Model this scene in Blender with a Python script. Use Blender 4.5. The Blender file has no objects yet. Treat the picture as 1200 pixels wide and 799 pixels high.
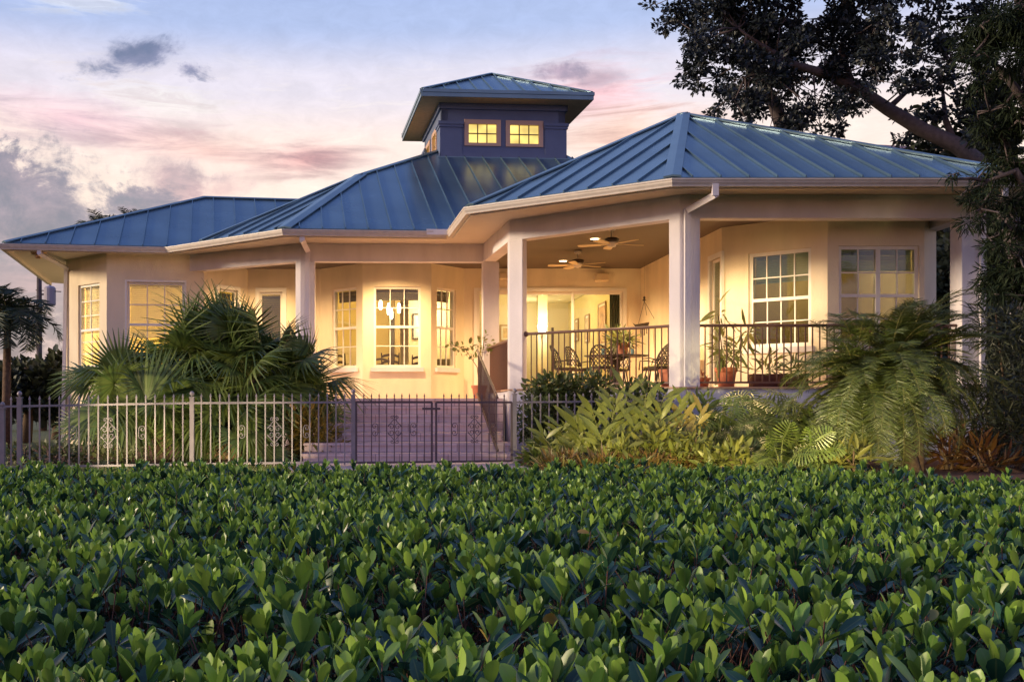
import bpy, math, random
import numpy as np
from mathutils import Vector, Matrix

# ------------------------------------------------------------------ camera, world, sun, exposure
S = bpy.context.scene
COL = S.collection
R = math.radians
EYE = 0.95            # eye height over the lawn
FOC = 1250.0          # focal length in photo pixels (photo is 1200 wide)
PX0, PY0 = 440.0, 475.0   # principal point of the (shifted) lens in photo pixels

cam_d = bpy.data.cameras.new('camera')
cam = bpy.data.objects.new('camera', cam_d)
COL.objects.link(cam)
cam.location = (0, 0, EYE)
cam.rotation_euler = (R(90), 0, 0)
cam_d.sensor_fit = 'HORIZONTAL'
cam_d.sensor_width = 36.0
cam_d.lens = FOC / 1200.0 * 36.0
cam_d.shift_x = (600.0 - PX0) / 1200.0
cam_d.shift_y = (PY0 - 399.5) / 1200.0
cam_d.clip_start = 0.05
cam_d.clip_end = 4000
S.camera = cam

S.view_settings.view_transform = 'Standard'
S.view_settings.look = 'None'
S.view_settings.exposure = 0.25
S.view_settings.gamma = 1.0
S.view_settings.use_curve_mapping = False
try:
    S.cycles.max_bounces = 6
    S.cycles.transparent_max_bounces = 12
    S.cycles.use_denoising = True
    S.cycles.sample_clamp_indirect = 4.0
    S.cycles.caustics_reflective = False
    S.cycles.caustics_refractive = False
except Exception:
    pass

def s2l(c):
    return tuple(((v / 255.0) / 12.92 if v / 255.0 <= .04045 else ((v / 255.0 + .055) / 1.055) ** 2.4) for v in c)

# ---- dusk sky
W = bpy.data.worlds.new('World')
S.world = W
W.use_nodes = True
nt = W.node_tree
for n in list(nt.nodes):
    nt.nodes.remove(n)
def wn(t, **kw):
    n = nt.nodes.new(t)
    for k, v in kw.items():
        setattr(n, k, v)
    return n
def wl(a, b):
    nt.links.new(a, b)
def wmath(op, a, b=None, c=None, clamp=False):
    n = wn('ShaderNodeMath', operation=op, use_clamp=clamp)
    for i, v in enumerate((a, b, c)):
        if v is None: continue
        if isinstance(v, (int, float)): n.inputs[i].default_value = v
        else: wl(v, n.inputs[i])
    return n.outputs[0]
tc = wn('ShaderNodeTexCoord')
sep = wn('ShaderNodeSeparateXYZ'); wl(tc.outputs['Generated'], sep.inputs[0])
U = wmath('ARCTAN2', sep.outputs[0], sep.outputs[1])
V = wmath('ARCSINE', sep.outputs[2])
def wramp(fac, stops, mode='EASE'):
    n = wn('ShaderNodeValToRGB'); n.color_ramp.interpolation = mode
    el = n.color_ramp.elements
    while len(el) > 1: el.remove(el[-1])
    for i, (p, c) in enumerate(stops):
        e = el[0] if i == 0 else el.new(p)
        e.position = p; e.color = tuple(s2l(c)) + (1,)
    wl(fac, n.inputs[0]); return n.outputs[0]
def wmix(fac, a, b):
    n = wn('ShaderNodeMix', data_type='RGBA')
    if isinstance(fac, (int, float)): n.inputs[0].default_value = fac
    else: wl(fac, n.inputs[0])
    for i, v in ((6, a), (7, b)):
        if isinstance(v, tuple): n.inputs[i].default_value = tuple(s2l(v)) + (1,)
        else: wl(v, n.inputs[i])
    return n.outputs[2]
front = wramp(wmath('MULTIPLY', V, 1.0, clamp=True),
              [(0.0, (196, 178, 190)), (.10, (240, 208, 200)), (.17, (252, 226, 210)), (.235, (248, 222, 212)),
               (.29, (222, 212, 226)), (.345, (166, 180, 222)), (.40, (142, 164, 216)), (.5, (118, 146, 208)), (1.0, (92, 122, 190))])
back = wramp(wmath('MULTIPLY', V, 1.0, clamp=True),
             [(0.0, (126, 104, 156)), (.12, (148, 128, 190)), (.35, (154, 156, 206)), (.8, (118, 134, 194)), (1.0, (108, 124, 188))])
bk = wn('ShaderNodeMapRange', interpolation_type='SMOOTHSTEP')
wl(sep.outputs[1], bk.inputs[0]); bk.inputs[1].default_value = .35; bk.inputs[2].default_value = -.35
sky = wmix(bk.outputs[0], front, back)
# warmer to the right of the cupola, bluer on the far left
cx = wn('ShaderNodeCombineXYZ'); wl(U, cx.inputs[0]); wl(V, cx.inputs[1])
def wnoise(scale, sx, sy, detail=6, rough=.6, off=0.0, dist=0.0):
    m = wn('ShaderNodeMapping'); wl(cx.outputs[0], m.inputs[0])
    m.inputs['Scale'].default_value = (sx, sy, 1); m.inputs['Location'].default_value = (off, off * .7, off * .3)
    n = wn('ShaderNodeTexNoise'); wl(m.outputs[0], n.inputs['Vector'])
    n.inputs['Scale'].default_value = scale; n.inputs['Detail'].default_value = detail
    n.inputs['Roughness'].default_value = rough; n.inputs['Distortion'].default_value = dist
    return n.outputs[0]
n_puffa = wnoise(13, 1, 1.35, 10, .66, 1.3, .4)
n_fine = wnoise(42, .8, 1.5, 9, .66, 4.1, .5)
n_puff = wmath('ADD', wmath('MULTIPLY', n_puffa, .66), wmath('MULTIPLY', n_fine, .34))
n_streak = wnoise(16, .55, 3.4, 7, .62, 2.2, .5)
n_wisp = wnoise(26, .6, 4.2, 8, .65, 6.3, .8)
def blob(px, py, a, b, noise, amp, soft, gain=1.0, rot=0.0):
    u0 = math.atan2((px - PX0) / FOC, 1); v0 = math.atan((PY0 - py) / FOC * math.cos(u0))
    du = wmath('SUBTRACT', U, u0); dv = wmath('SUBTRACT', V, v0)
    if rot:
        c, s = math.cos(rot), math.sin(rot)
        du, dv = (wmath('ADD', wmath('MULTIPLY', du, c), wmath('MULTIPLY', dv, s)),
                  wmath('SUBTRACT', wmath('MULTIPLY', dv, c), wmath('MULTIPLY', du, s)))
    x = wmath('DIVIDE', du, a / FOC); y = wmath('DIVIDE', dv, b / FOC)
    d = wmath('SQRT', wmath('ADD', wmath('MULTIPLY', x, x), wmath('MULTIPLY', y, y)))
    e = wmath('ADD', wmath('SUBTRACT', 1.0, d), wmath('MULTIPLY', wmath('SUBTRACT', noise, .5), amp))
    m = wn('ShaderNodeMapRange', interpolation_type='SMOOTHSTEP'); wl(e, m.inputs[0])
    m.inputs[1].default_value = 0.0; m.inputs[2].default_value = soft
    return wmath('MULTIPLY', m.outputs[0], gain)
# general high thin streaks low in the sky
stm = wn('ShaderNodeMapRange', interpolation_type='SMOOTHSTEP'); wl(n_wisp, stm.inputs[0])
stm.inputs[1].default_value = .5; stm.inputs[2].default_value = .72
low = wn('ShaderNodeMapRange', interpolation_type='SMOOTHSTEP'); wl(V, low.inputs[0])
low.inputs[1].default_value = .34; low.inputs[2].default_value = .22
sky = wmix(wmath('MULTIPLY', wmath('MULTIPLY', stm.outputs[0], low.outputs[0]), .55), sky, (255, 240, 226))
CL = [  # px, py, a, b, noise, amp, soft, gain, colour, rot
    (100, 2, 95, 16, n_wisp, 3.0, .9, .6, (232, 232, 244), .06),
    (90, 140, 190, 42, n_streak, 2.2, 1.3, .9, (211, 172, 196), -.12),
    (190, 118, 120, 30, n_wisp, 3.2, .8, .5, (246, 226, 226), -.1),
    (250, 178, 170, 30, n_streak, 1.8, 1.3, .85, (226, 172, 172), -.1),
    (365, 186, 95, 28, n_streak, 1.7, 1.1, 1.0, (202, 146, 154), .06),
    (205, 218, 62, 42, n_puff, 3.2, .8, .85, (176, 148, 164), -.5),
    (262, 222, 70, 22, n_puff, 4.0, .8, .6, (196, 160, 172), .2),
    (165, 240, 52, 28, n_puff, 4.5, .5, .95, (142, 132, 156), .1),
    (30, 300, 138, 136, n_puff, 2.8, .4, 1.0, (146, 138, 158), .0),
    (10, 235, 95, 62, n_puff, 3.8, .35, 1.0, (136, 128, 152), -.5),
    (60, 330, 140, 40, n_streak, 2.0, .8, .5, (186, 160, 176), .0),
    (165, 68, 70, 23, n_puff, 3.4, .7, .95, (96, 106, 152), .25),
    (218, 78, 36, 13, n_puff, 5.5, .7, .9, (108, 114, 158), -.2),
    (700, 110, 130, 46, n_streak, 2.4, 1.0, .95, (218, 172, 188), .0),
    (655, 84, 36, 14, n_puff, 4.5, .8, .9, (150, 132, 164), .0),
    (700, 92, 52, 13, n_puff, 2.6, .9, .6, (176, 150, 174), .0),
    (740, 160, 130, 60, n_streak, 2.6, 1.0, .9, (236, 182, 170), .0),
]
for px, py, a, b, nz, amp, soft, gain, c, rot in CL:
    lit = tuple(min(255, v * f_ + o_) for v, f_, o_ in zip(c, (1.10, 1.06, 1.02), (18, 10, 6))); dk = tuple(v * .88 for v in c)
    rel = wn('ShaderNodeMapRange', interpolation_type='SMOOTHSTEP'); wl(n_puff if nz is n_puff else nz, rel.inputs[0]); rel.inputs[1].default_value = .38; rel.inputs[2].default_value = .62
    sky = wmix(blob(px, py, a, b, nz, amp, soft, gain, rot), sky, wmix(rel.outputs[0], lit, dk))
# soft light/dark relief inside all clouds
mod = wn('ShaderNodeMapRange'); wl(n_fine, mod.inputs[0])
mod.inputs[1].default_value = .3; mod.inputs[2].default_value = .7; mod.inputs[3].default_value = .92; mod.inputs[4].default_value = 1.07
sc_ = wn('ShaderNodeVectorMath', operation='SCALE'); wl(sky, sc_.inputs[0]); wl(mod.outputs[0], sc_.inputs['Scale'])
bg = wn('ShaderNodeBackground'); wl(sc_.outputs[0], bg.inputs[0]); bg.inputs[1].default_value = 0.89
nish = wn('ShaderNodeTexSky', sky_type='NISHITA', sun_disc=False)
nish.sun_elevation = R(3); nish.sun_rotation = R(200)
bg2 = wn('ShaderNodeBackground'); wl(nish.outputs[0], bg2.inputs[0]); bg2.inputs[1].default_value = 0.05
addb = wn('ShaderNodeAddShader'); wl(bg.outputs[0], addb.inputs[0]); wl(bg2.outputs[0], addb.inputs[1])
wo = wn('ShaderNodeOutputWorld'); wl(addb.outputs[0], wo.inputs[0])

# ---- last soft afterglow from behind the camera
sun_d = bpy.data.lights.new('sun', 'SUN'); sun_d.specular_factor = .35; sun_d.energy = 3.6; sun_d.angle = R(9); sun_d.color = (1.0, .78, .52)
sun = bpy.data.objects.new('sun', sun_d); COL.objects.link(sun)
sun.rotation_euler = Vector((.97, .10, -.22)).to_track_quat('-Z', 'Y').to_euler()

# ------------------------------------------------------------------ survey helpers
def at(px, py, d):
    return Vector(((px - PX0) / FOC * d, d, EYE + (PY0 - py) / FOC * d))
def xat(px, d):
    return (px - PX0) / FOC * d
def zat(py, d):
    return EYE + (PY0 - py) / FOC * d
def ray_line(px, p0, p1):
    """distance along p0->p1 (plan) where the sight line of a photo column meets it"""
    k = (px - PX0) / FOC
    u = Vector((p1[0] - p0[0], p1[1] - p0[1])); L = u.length; u /= L
    return (k * p0[1] - p0[0]) / (u.x - k * u.y)

# ------------------------------------------------------------------ materials
MATS = {}
def mat(name, col, rough=.6, metal=0.0, var=0.0, vscale=6.0, bump=0.0, bscale=60.0, spec=.5, island=0.0, col2=None,
        trans=0.0, emit=None, estr=0.0, stretch=None, coat=0.0):
    if name in MATS: return MATS[name]
    m = bpy.data.materials.new(name); m.use_nodes = True
    t = m.node_tree; ns = t.nodes; ls = t.links
    b = ns['Principled BSDF']
    b.inputs['Roughness'].default_value = rough; b.inputs['Metallic'].default_value = metal
    b.inputs['Specular IOR Level'].default_value = spec
    if coat: b.inputs['Coat Weight'].default_value = coat; b.inputs['Coat Roughness'].default_value = .25
    src = None
    c1 = tuple(col) + (1,)
    b.inputs['Base Color'].default_value = c1
    tcn = ns.new('ShaderNodeTexCoord'); vec = tcn.outputs['Object']
    if stretch:
        mp = ns.new('ShaderNodeMapping'); mp.inputs['Scale'].default_value = stretch; ls.new(vec, mp.inputs[0]); vec = mp.outputs[0]
    if island or col2:
        g = ns.new('ShaderNodeNewGeometry')
        mx = ns.new('ShaderNodeMix'); mx.data_type = 'RGBA'
        mx.inputs[6].default_value = c1; mx.inputs[7].default_value = tuple(col2 or col) + (1,)
        ls.new(g.outputs['Random Per Island'], mx.inputs[0])
        src = mx.outputs[2]
        if island:
            h = ns.new('ShaderNodeHueSaturation'); ls.new(src, h.inputs['Color'])
            mr = ns.new('ShaderNodeMapRange'); wnz = ns.new('ShaderNodeTexWhiteNoise'); wnz.noise_dimensions = '1D'
            ls.new(g.outputs['Random Per Island'], wnz.inputs['W'])
            ls.new(wnz.outputs['Value'], mr.inputs[0]); mr.inputs[3].default_value = 1 - island; mr.inputs[4].default_value = 1 + island
            ls.new(mr.outputs[0], h.inputs['Value']); src = h.outputs[0]
    if var:
        n = ns.new('ShaderNodeTexNoise'); n.inputs['Scale'].default_value = vscale; n.inputs['Detail'].default_value = 6
        ls.new(vec, n.inputs['Vector'])
        mr = ns.new('ShaderNodeMapRange'); ls.new(n.outputs[0], mr.inputs[0]); mr.inputs[1].default_value = .25; mr.inputs[2].default_value = .75
        mr.inputs[3].default_value = 1 - var; mr.inputs[4].default_value = 1 + var
        h = ns.new('ShaderNodeHueSaturation'); ls.new(mr.outputs[0], h.inputs['Value'])
        if src: ls.new(src, h.inputs['Color'])
        else: h.inputs['Color'].default_value = c1
        src = h.outputs[0]
    if src: ls.new(src, b.inputs['Base Color'])
    if bump:
        n = ns.new('ShaderNodeTexNoise'); n.inputs['Scale'].default_value = bscale; n.inputs['Detail'].default_value = 5
        ls.new(vec, n.inputs['Vector'])
        bp = ns.new('ShaderNodeBump'); bp.inputs['Strength'].default_value = bump; bp.inputs['Distance'].default_value = .02
        ls.new(n.outputs[0], bp.inputs['Height']); ls.new(bp.outputs[0], b.inputs['Normal'])
    if emit:
        b.inputs['Emission Color'].default_value = tuple(emit) + (1,); b.inputs['Emission Strength'].default_value = estr
    if trans:
        tr = ns.new('ShaderNodeBsdfTranslucent'); mxs = ns.new('ShaderNodeMixShader'); mxs.inputs[0].default_value = trans
        if src: ls.new(src, tr.inputs[0])
        else: tr.inputs[0].default_value = c1
        out = ns['Material Output']
        ls.new(b.outputs[0], mxs.inputs[1]); ls.new(tr.outputs[0], mxs.inputs[2]); ls.new(mxs.outputs[0], out.inputs[0])
    MATS[name] = m
    return m
def glass_mat(name, refl=.10, tint=(.92, .95, .93)):
    if name in MATS: return MATS[name]
    m = bpy.data.materials.new(name); m.use_nodes = True
    t = m.node_tree; ns = t.nodes; ls = t.links
    for n in list(ns): ns.remove(n)
    tr = ns.new('ShaderNodeBsdfTransparent'); tr.inputs[0].default_value = tuple(tint) + (1,)
    gl = ns.new('ShaderNodeBsdfGlossy'); gl.inputs['Roughness'].default_value = .03
    lw = ns.new('ShaderNodeLayerWeight'); lw.inputs[0].default_value = .5
    pw = ns.new('ShaderNodeMath'); pw.operation = 'POWER'; ls.new(lw.outputs['Facing'], pw.inputs[0]); pw.inputs[1].default_value = 4.0
    ad = ns.new('ShaderNodeMath'); ad.operation = 'MULTIPLY_ADD'; ad.inputs[1].default_value = .5; ad.inputs[2].default_value = refl; ad.use_clamp = True
    ls.new(pw.outputs[0], ad.inputs[0])
    mx = ns.new('ShaderNodeMixShader'); ls.new(ad.outputs[0], mx.inputs[0]); ls.new(tr.outputs[0], mx.inputs[1]); ls.new(gl.outputs[0], mx.inputs[2])
    o = ns.new('ShaderNodeOutputMaterial'); ls.new(mx.outputs[0], o.inputs[0])
    MATS[name] = m
    return m
def emit_mat(name, col, st):
    if name in MATS: return MATS[name]
    m = bpy.data.materials.new(name); m.use_nodes = True
    t = m.node_tree; ns = t.nodes
    for n in list(ns): ns.remove(n)
    e = ns.new('ShaderNodeEmission'); e.inputs[0].default_value = tuple(col) + (1,); e.inputs[1].default_value = st
    o = ns.new('ShaderNodeOutputMaterial'); t.links.new(e.outputs[0], o.inputs[0])
    MATS[name] = m
    return m
def striped_leaf(name, c1, c2, freq, amt, rough=.4, trans=.25, island=.25):
    """leaf whose colour varies across its UV: u runs across the blade, v along it"""
    if name in MATS: return MATS[name]
    m = mat(name, c1, rough, island=island, trans=trans, spec=.5)
    t = m.node_tree; ns = t.nodes; ls = t.links
    uv = ns.new('ShaderNodeUVMap'); uv.uv_map = 'UVMap'
    sp = ns.new('ShaderNodeSeparateXYZ'); ls.new(uv.outputs[0], sp.inputs[0])
    ab = ns.new('ShaderNodeMath'); ab.operation = 'ABSOLUTE'; ls.new(sp.outputs[0], ab.inputs[0])
    ma = ns.new('ShaderNodeMath'); ma.operation = 'MULTIPLY_ADD'; ls.new(ab.outputs[0], ma.inputs[0]); ma.inputs[1].default_value = -.5
    ls.new(sp.outputs[1], ma.inputs[2])
    ml = ns.new('ShaderNodeMath'); ml.operation = 'MULTIPLY'; ls.new(ma.outputs[0], ml.inputs[0]); ml.inputs[1].default_value = freq
    n = ns.new('ShaderNodeTexNoise'); n.noise_dimensions = '1D'; ls.new(ml.outputs[0], n.inputs['W']); n.inputs['Scale'].default_value = 1
    n.inputs['Detail'].default_value = 3
    mr = ns.new('ShaderNodeMapRange'); ls.new(n.outputs[0], mr.inputs[0]); mr.inputs[1].default_value = .45; mr.inputs[2].default_value = .6
    mr.inputs[4].default_value = amt
    b = ns['Principled BSDF']
    old = b.inputs['Base Color'].links[0].from_socket
    mx = ns.new('ShaderNodeMix'); mx.data_type = 'RGBA'; ls.new(mr.outputs[0], mx.inputs[0]); ls.new(old, mx.inputs[6]); mx.inputs[7].default_value = tuple(c2) + (1,)
    ls.new(mx.outputs[2], b.inputs['Base Color'])
    for nn in ns:
        if nn.bl_idname == 'ShaderNodeBsdfTranslucent': ls.new(mx.outputs[2], nn.inputs[0])
    return m

# ------------------------------------------------------------------ mesh helpers
def link(o, parent=None):
    COL.objects.link(o)
    if parent is not None: o.parent = parent
    return o
def tag(o, label=None, cat=None, group=None, kind=None):
    if label: o['label'] = label
    if cat: o['category'] = cat
    if group: o['group'] = group
    if kind: o['kind'] = kind
    return o
def empty(name, loc=(0, 0, 0), rz=0.0, parent=None):
    o = bpy.data.objects.new(name, None); o.location = loc; o.rotation_euler = (0, 0, rz); o.empty_display_size = .2
    return link(o, parent)
class MB:
    def __init__(s):
        s.v = []; s.f = []
    def add(s, vs, fs):
        o = len(s.v); s.v += [tuple(v) for v in vs]; s.f += [tuple(i + o for i in f) for f in fs]; return s
    def box(s, x0, x1, y0, y1, z0, z1):
        vs = [(x, y, z) for z in (z0, z1) for y in (y0, y1) for x in (x0, x1)]
        return s.add(vs, [(0, 2, 3, 1), (4, 5, 7, 6), (0, 1, 5, 4), (2, 6, 7, 3), (0, 4, 6, 2), (1, 3, 7, 5)])
    def obox(s, o, ax, ay, az):
        o, ax, ay, az = Vector(o), Vector(ax), Vector(ay), Vector(az)
        vs = [o + ax * i + ay * j + az * k for k in (0, 1) for j in (0, 1) for i in (0, 1)]
        return s.add(vs, [(0, 2, 3, 1), (4, 5, 7, 6), (0, 1, 5, 4), (2, 6, 7, 3), (0, 4, 6, 2), (1, 3, 7, 5)])
    def prism(s, pts, z0, z1):
        n = len(pts)
        a = sum(pts[i][0] * pts[(i + 1) % n][1] - pts[(i + 1) % n][0] * pts[i][1] for i in range(n))
        if a < 0: pts = pts[::-1]
        vs = [(p[0], p[1], z0) for p in pts] + [(p[0], p[1], z1) for p in pts]
        fs = [tuple(range(n))[::-1], tuple(range(n, 2 * n))] + [(i, (i + 1) % n, n + (i + 1) % n, n + i) for i in range(n)]
        return s.add(vs, fs)
    def bar(s, a, b, w, h=None, up=(0, 0, 1)):
        """square bar from a to b"""
        a, b = Vector(a), Vector(b); e = (b - a).normalized(); u = Vector(up)
        if abs(e.dot(u)) > .95: u = Vector((0, 1, 0))
        x = e.cross(u).normalized(); y = x.cross(e).normalized(); h = h or w
        return s.obox(a - x * w / 2 - y * h / 2, x * w, e * (b - a).length, y * h)
    def tube(s, pts, r, n=8, caps=True):
        pts = [Vector(p) for p in pts]; m = len(pts)
        rr = r if isinstance(r, (list, tuple)) else [r] * m
        vs = []; fs = []; px = None
        for i, p in enumerate(pts):
            t = (pts[min(i + 1, m - 1)] - pts[max(i - 1, 0)])
            t = t.normalized() if t.length > 1e-9 else Vector((0, 0, 1))
            if px is None:
                px = t.cross(Vector((0, 0, 1)) if abs(t.z) < .9 else Vector((1, 0, 0))).normalized()
            else:
                px = (px - t * px.dot(t)).normalized()
            py = t.cross(px)
            for k in range(n):
                a = 2 * math.pi * k / n
                vs.append(p + (px * math.cos(a) + py * math.sin(a)) * rr[i])
        for i in range(m - 1):
            for k in range(n):
                k2 = (k + 1) % n
                fs.append((i * n + k, i * n + k2, (i + 1) * n + k2, (i + 1) * n + k))
        if caps:
            fs.append(tuple(range(n))[::-1]); fs.append(tuple(range((m - 1) * n, m * n)))
        return s.add(vs, fs)
    def lathe(s, c, prof, n=20, axis=None):
        """prof: (radius, height) rings about a vertical axis at c"""
        c = Vector(c); vs = []; fs = []
        for r, h in prof:
            for k in range(n):
                a = 2 * math.pi * k / n
                vs.append((c.x + r * math.cos(a), c.y + r * math.sin(a), c.z + h))
        m = len(prof)
        for i in range(m - 1):
            for k in range(n):
                k2 = (k + 1) % n
                fs.append((i * n + k, i * n + k2, (i + 1) * n + k2, (i + 1) * n + k))
        fs.append(tuple(range(n))[::-1]); fs.append(tuple(range((m - 1) * n, m * n)))
        return s.add(vs, fs)
    def sweep(s, line, prof, closed_prof=True):
        """profile (out, up) swept along a plan polyline; out is to the right of travel"""
        L = [Vector(p) for p in line]; n = len(L); k = len(prof); vs = []; fs = []
        for i, p in enumerate(L):
            d0 = (L[i] - L[i - 1]).to_2d().normalized() if i > 0 else None
            d1 = (L[i + 1] - L[i]).to_2d().normalized() if i < n - 1 else None
            d0 = d0 or d1; d1 = d1 or d0
            o0 = Vector((d0.y, -d0.x)); o1 = Vector((d1.y, -d1.x))
            o = (o0 + o1); o /= max(.2, o.dot(o0)) if o.length > 1e-6 else 1
            for (a, b) in prof: vs.append((p.x + o.x * a, p.y + o.y * a, p.z + b))
        for i in range(n - 1):
            for j in range(k):
                j2 = (j + 1) % k
                fs.append((i * k + j, (i + 1) * k + j, (i + 1) * k + j2, i * k + j2))
        fs.append(tuple(range(k))); fs.append(tuple(range((n - 1) * k, n * k))[::-1])
        return s.add(vs, fs)
    def build(s, name, m, parent=None, smooth=False, bevel=0.0):
        me = bpy.data.meshes.new(name); me.from_pydata(s.v, [], s.f)
        if m: me.materials.append(m)
        if smooth:
            me.polygons.foreach_set('use_smooth', [True] * len(me.polygons))
        me.update()
        o = bpy.data.objects.new(name, me)
        if bevel:
            b = o.modifiers.new('bevel', 'BEVEL'); b.width = bevel; b.segments = 2; b.limit_method = 'ANGLE'
        return link(o, parent)
def build_np(name, V, F, UV=None, m=None, parent=None, smooth=True, mats=None, mi=None):
    """V (n,3), F (m,3) triangles, UV (n,2) per vertex"""
    me = bpy.data.meshes.new(name)
    V = np.asarray(V, np.float32); F = np.asarray(F, np.int32)
    me.vertices.add(len(V)); me.vertices.foreach_set('co', V.ravel())
    me.loops.add(F.size); me.loops.foreach_set('vertex_index', F.ravel())
    me.polygons.add(len(F)); me.polygons.foreach_set('loop_start', np.arange(0, F.size, 3, dtype=np.int32))
    me.polygons.foreach_set('loop_total', np.full(len(F), 3, np.int32))
    me.update(calc_edges=True)
    for q in (mats or [m]):
        me.materials.append(q)
    if mi is not None: me.polygons.foreach_set('material_index', np.asarray(mi, np.int32))
    if smooth: me.polygons.foreach_set('use_smooth', np.ones(len(F), bool))
    if UV is not None:
        l = me.uv_layers.new(name='UVMap'); l.data.foreach_set('uv', np.asarray(UV, np.float32)[F.ravel()].ravel())
    me.validate()
    return link(bpy.data.objects.new(name, me), parent)
def nrm(a):
    return a / np.maximum(np.linalg.norm(a, axis=-1, keepdims=True), 1e-9)
def inst(tv, tf, tuv, pos, dirs, normals, sc, scw=None):
    """copies of a template (y = along, x = across, z = normal) -> V, F, UV"""
    pos = np.asarray(pos, float); d = nrm(np.asarray(dirs, float)); n = np.asarray(normals, float)
    x = nrm(np.cross(d, n)); z = np.cross(x, d)
    sc = np.asarray(sc, float).reshape(-1, 1, 1); scw = sc if scw is None else np.asarray(scw, float).reshape(-1, 1, 1)
    tv = np.asarray(tv, float)
    V = pos[:, None, :] + tv[None, :, 0:1] * scw * x[:, None, :] + tv[None, :, 1:2] * sc * d[:, None, :] + tv[None, :, 2:3] * sc * z[:, None, :]
    k, n_ = len(pos), len(tv)
    F = (np.asarray(tf)[None] + (np.arange(k) * n_)[:, None, None]).reshape(-1, 3)
    UVs = np.tile(np.asarray(tuv, float), (k, 1))
    return V.reshape(-1, 3), F, UVs
def join(parts):
    vs, fs, us = [], [], []; o = 0
    for V, F, Uu in parts:
        vs.append(V); fs.append(F + o); us.append(Uu); o += len(V)
    return np.concatenate(vs), np.concatenate(fs), np.concatenate(us)
def leaf_tpl(profile, fold=.18, bend=.0, curl=0.0):
    """leaf: profile = [(t, halfwidth)], unit length; returns verts, tris, uv"""
    V = []; Fv = []; UVv = []
    for t, w in profile:
        z = -bend * t * t
        V += [(-w, t, z + fold * w), (0, t, z), (w, t, z + fold * w)]
        UVv += [(-1, t), (0, t), (1, t)]
    for i in range(len(profile) - 1):
        a = i * 3; b = a + 3
        for k in (0, 1):
            if profile[i][1] > 1e-4 or True:
                Fv += [(a + k, a + k + 1, b + k + 1), (a + k, b + k + 1, b + k)]
    # drop degenerate triangles at zero-width ends
    Vv = np.array(V)
    keep = [f for f in Fv if np.linalg.norm(np.cross(Vv[f[1]] - Vv[f[0]], Vv[f[2]] - Vv[f[0]])) > 1e-7]
    return Vv, np.array(keep), np.array(UVv)
# ------------------------------------------------------------------ material set
STUCCO = mat('cream_stucco', (.78, .67, .50), .85, var=.12, vscale=2.0, stretch=(1, 1, .35), bump=.45, bscale=70, spec=.2)
TRIM = mat('white_trim_stucco', (.68, .64, .67), .8, var=.12, vscale=2.4, stretch=(1, 1, .4), bump=.35, bscale=70, spec=.2)
BASEW = mat('sky_tinted_base_stucco', (.60, .60, .70), .85, var=.08, vscale=1.4, bump=.25, bscale=70, spec=.2)  # the sky's lavender cast is mixed into the stucco colour
GUT = mat('gutter_paint', (.58, .52, .47), .45, var=.10, vscale=9, spec=.4)
SOFFIT = mat('soffit_paint', (.66, .58, .47), .8, var=.04, vscale=3)
ROOFM = mat('blue_standing_seam_metal', (.112, .185, .238), .27, metal=.45, var=.22, vscale=.9, bump=.03, bscale=7, spec=.6)
CAPM = mat('blue_ridge_metal', (.14, .22, .27), .30, metal=.45, var=.15, vscale=2, spec=.6)
CUPW = mat('cupola_blue_stucco', (.115, .15, .26), .7, var=.08, vscale=3, bump=.15, bscale=60)
CUPS = mat('cupola_soffit_warm_lit', (.62, .38, .20), .7, var=.12, vscale=8)  # warm glow on the soffit is put into its base colour
CEIL = mat('brown_porch_ceiling', (.105, .080, .064), .6, var=.12, vscale=4, stretch=(.4, 6, 1))
TILE = mat('porch_tile', (.42, .26, .18), .6, var=.12, vscale=5)
STEP = mat('stair_paver', (.84, .66, .65), .85, var=.14, vscale=4.5, bump=.3, bscale=40)
def _brick():
    t = STEP.node_tree; ns = t.nodes; ls = t.links; b = ns['Principled BSDF']; old = b.inputs['Base Color'].links[0].from_socket
    c = ns.new('ShaderNodeTexCoord'); mp = ns.new('ShaderNodeMapping'); ls.new(c.outputs['Object'], mp.inputs[0]); mp.inputs['Rotation'].default_value = (R(90), 0, 0)
    k = ns.new('ShaderNodeTexBrick'); ls.new(mp.outputs[0], k.inputs['Vector']); k.inputs['Scale'].default_value = 1.0
    k.inputs['Brick Width'].default_value = .40; k.inputs['Row Height'].default_value = ZL0 / 7; k.inputs['Mortar Size'].default_value = .008
    k.inputs['Color1'].default_value = (1, 1, 1, 1); k.inputs['Color2'].default_value = (.84, .83, .85, 1); k.inputs['Mortar'].default_value = (.55, .5, .52, 1)
    m = ns.new('ShaderNodeMix'); m.data_type = 'RGBA'; m.blend_type = 'MULTIPLY'; m.inputs[0].default_value = 1
    ls.new(old, m.inputs[6]); ls.new(k.outputs['Color'], m.inputs[7]); ls.new(m.outputs[2], b.inputs['Base Color'])
ZL0 = 1.09
_brick()
RAIL = mat('bronze_railing_paint', (.12, .06, .045), .5, var=.1, vscale=20)
FRAME = mat('white_window_frame', (.80, .76, .70), .5)
GLASS = glass_mat('window_glass', .03)
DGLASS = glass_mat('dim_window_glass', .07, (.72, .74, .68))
INW = mat('interior_yellow_wall', (.76, .60, .25), .8, var=.04, vscale=2)
INC = mat('interior_cream_wall', (.78, .66, .40), .8)
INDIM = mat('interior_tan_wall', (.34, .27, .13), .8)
INF = mat('interior_floor', (.35, .2, .1), .4)
BLIND = mat('cream_blind_slats', (.80, .72, .50), .6, trans=.28)
TBLIND = mat('grey_green_blind', (.45, .58, .56), .6, trans=.15)
PANE_SCREEN = mat('dark_pane_screen', (.16, .16, .19), .7)  # for screens added behind two panes to block the room light
VALANCE = mat('dark_roman_shade', (.13, .10, .085), .8)
DARKW = mat('dark_brown_wood', (.055, .03, .018), .5)
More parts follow.
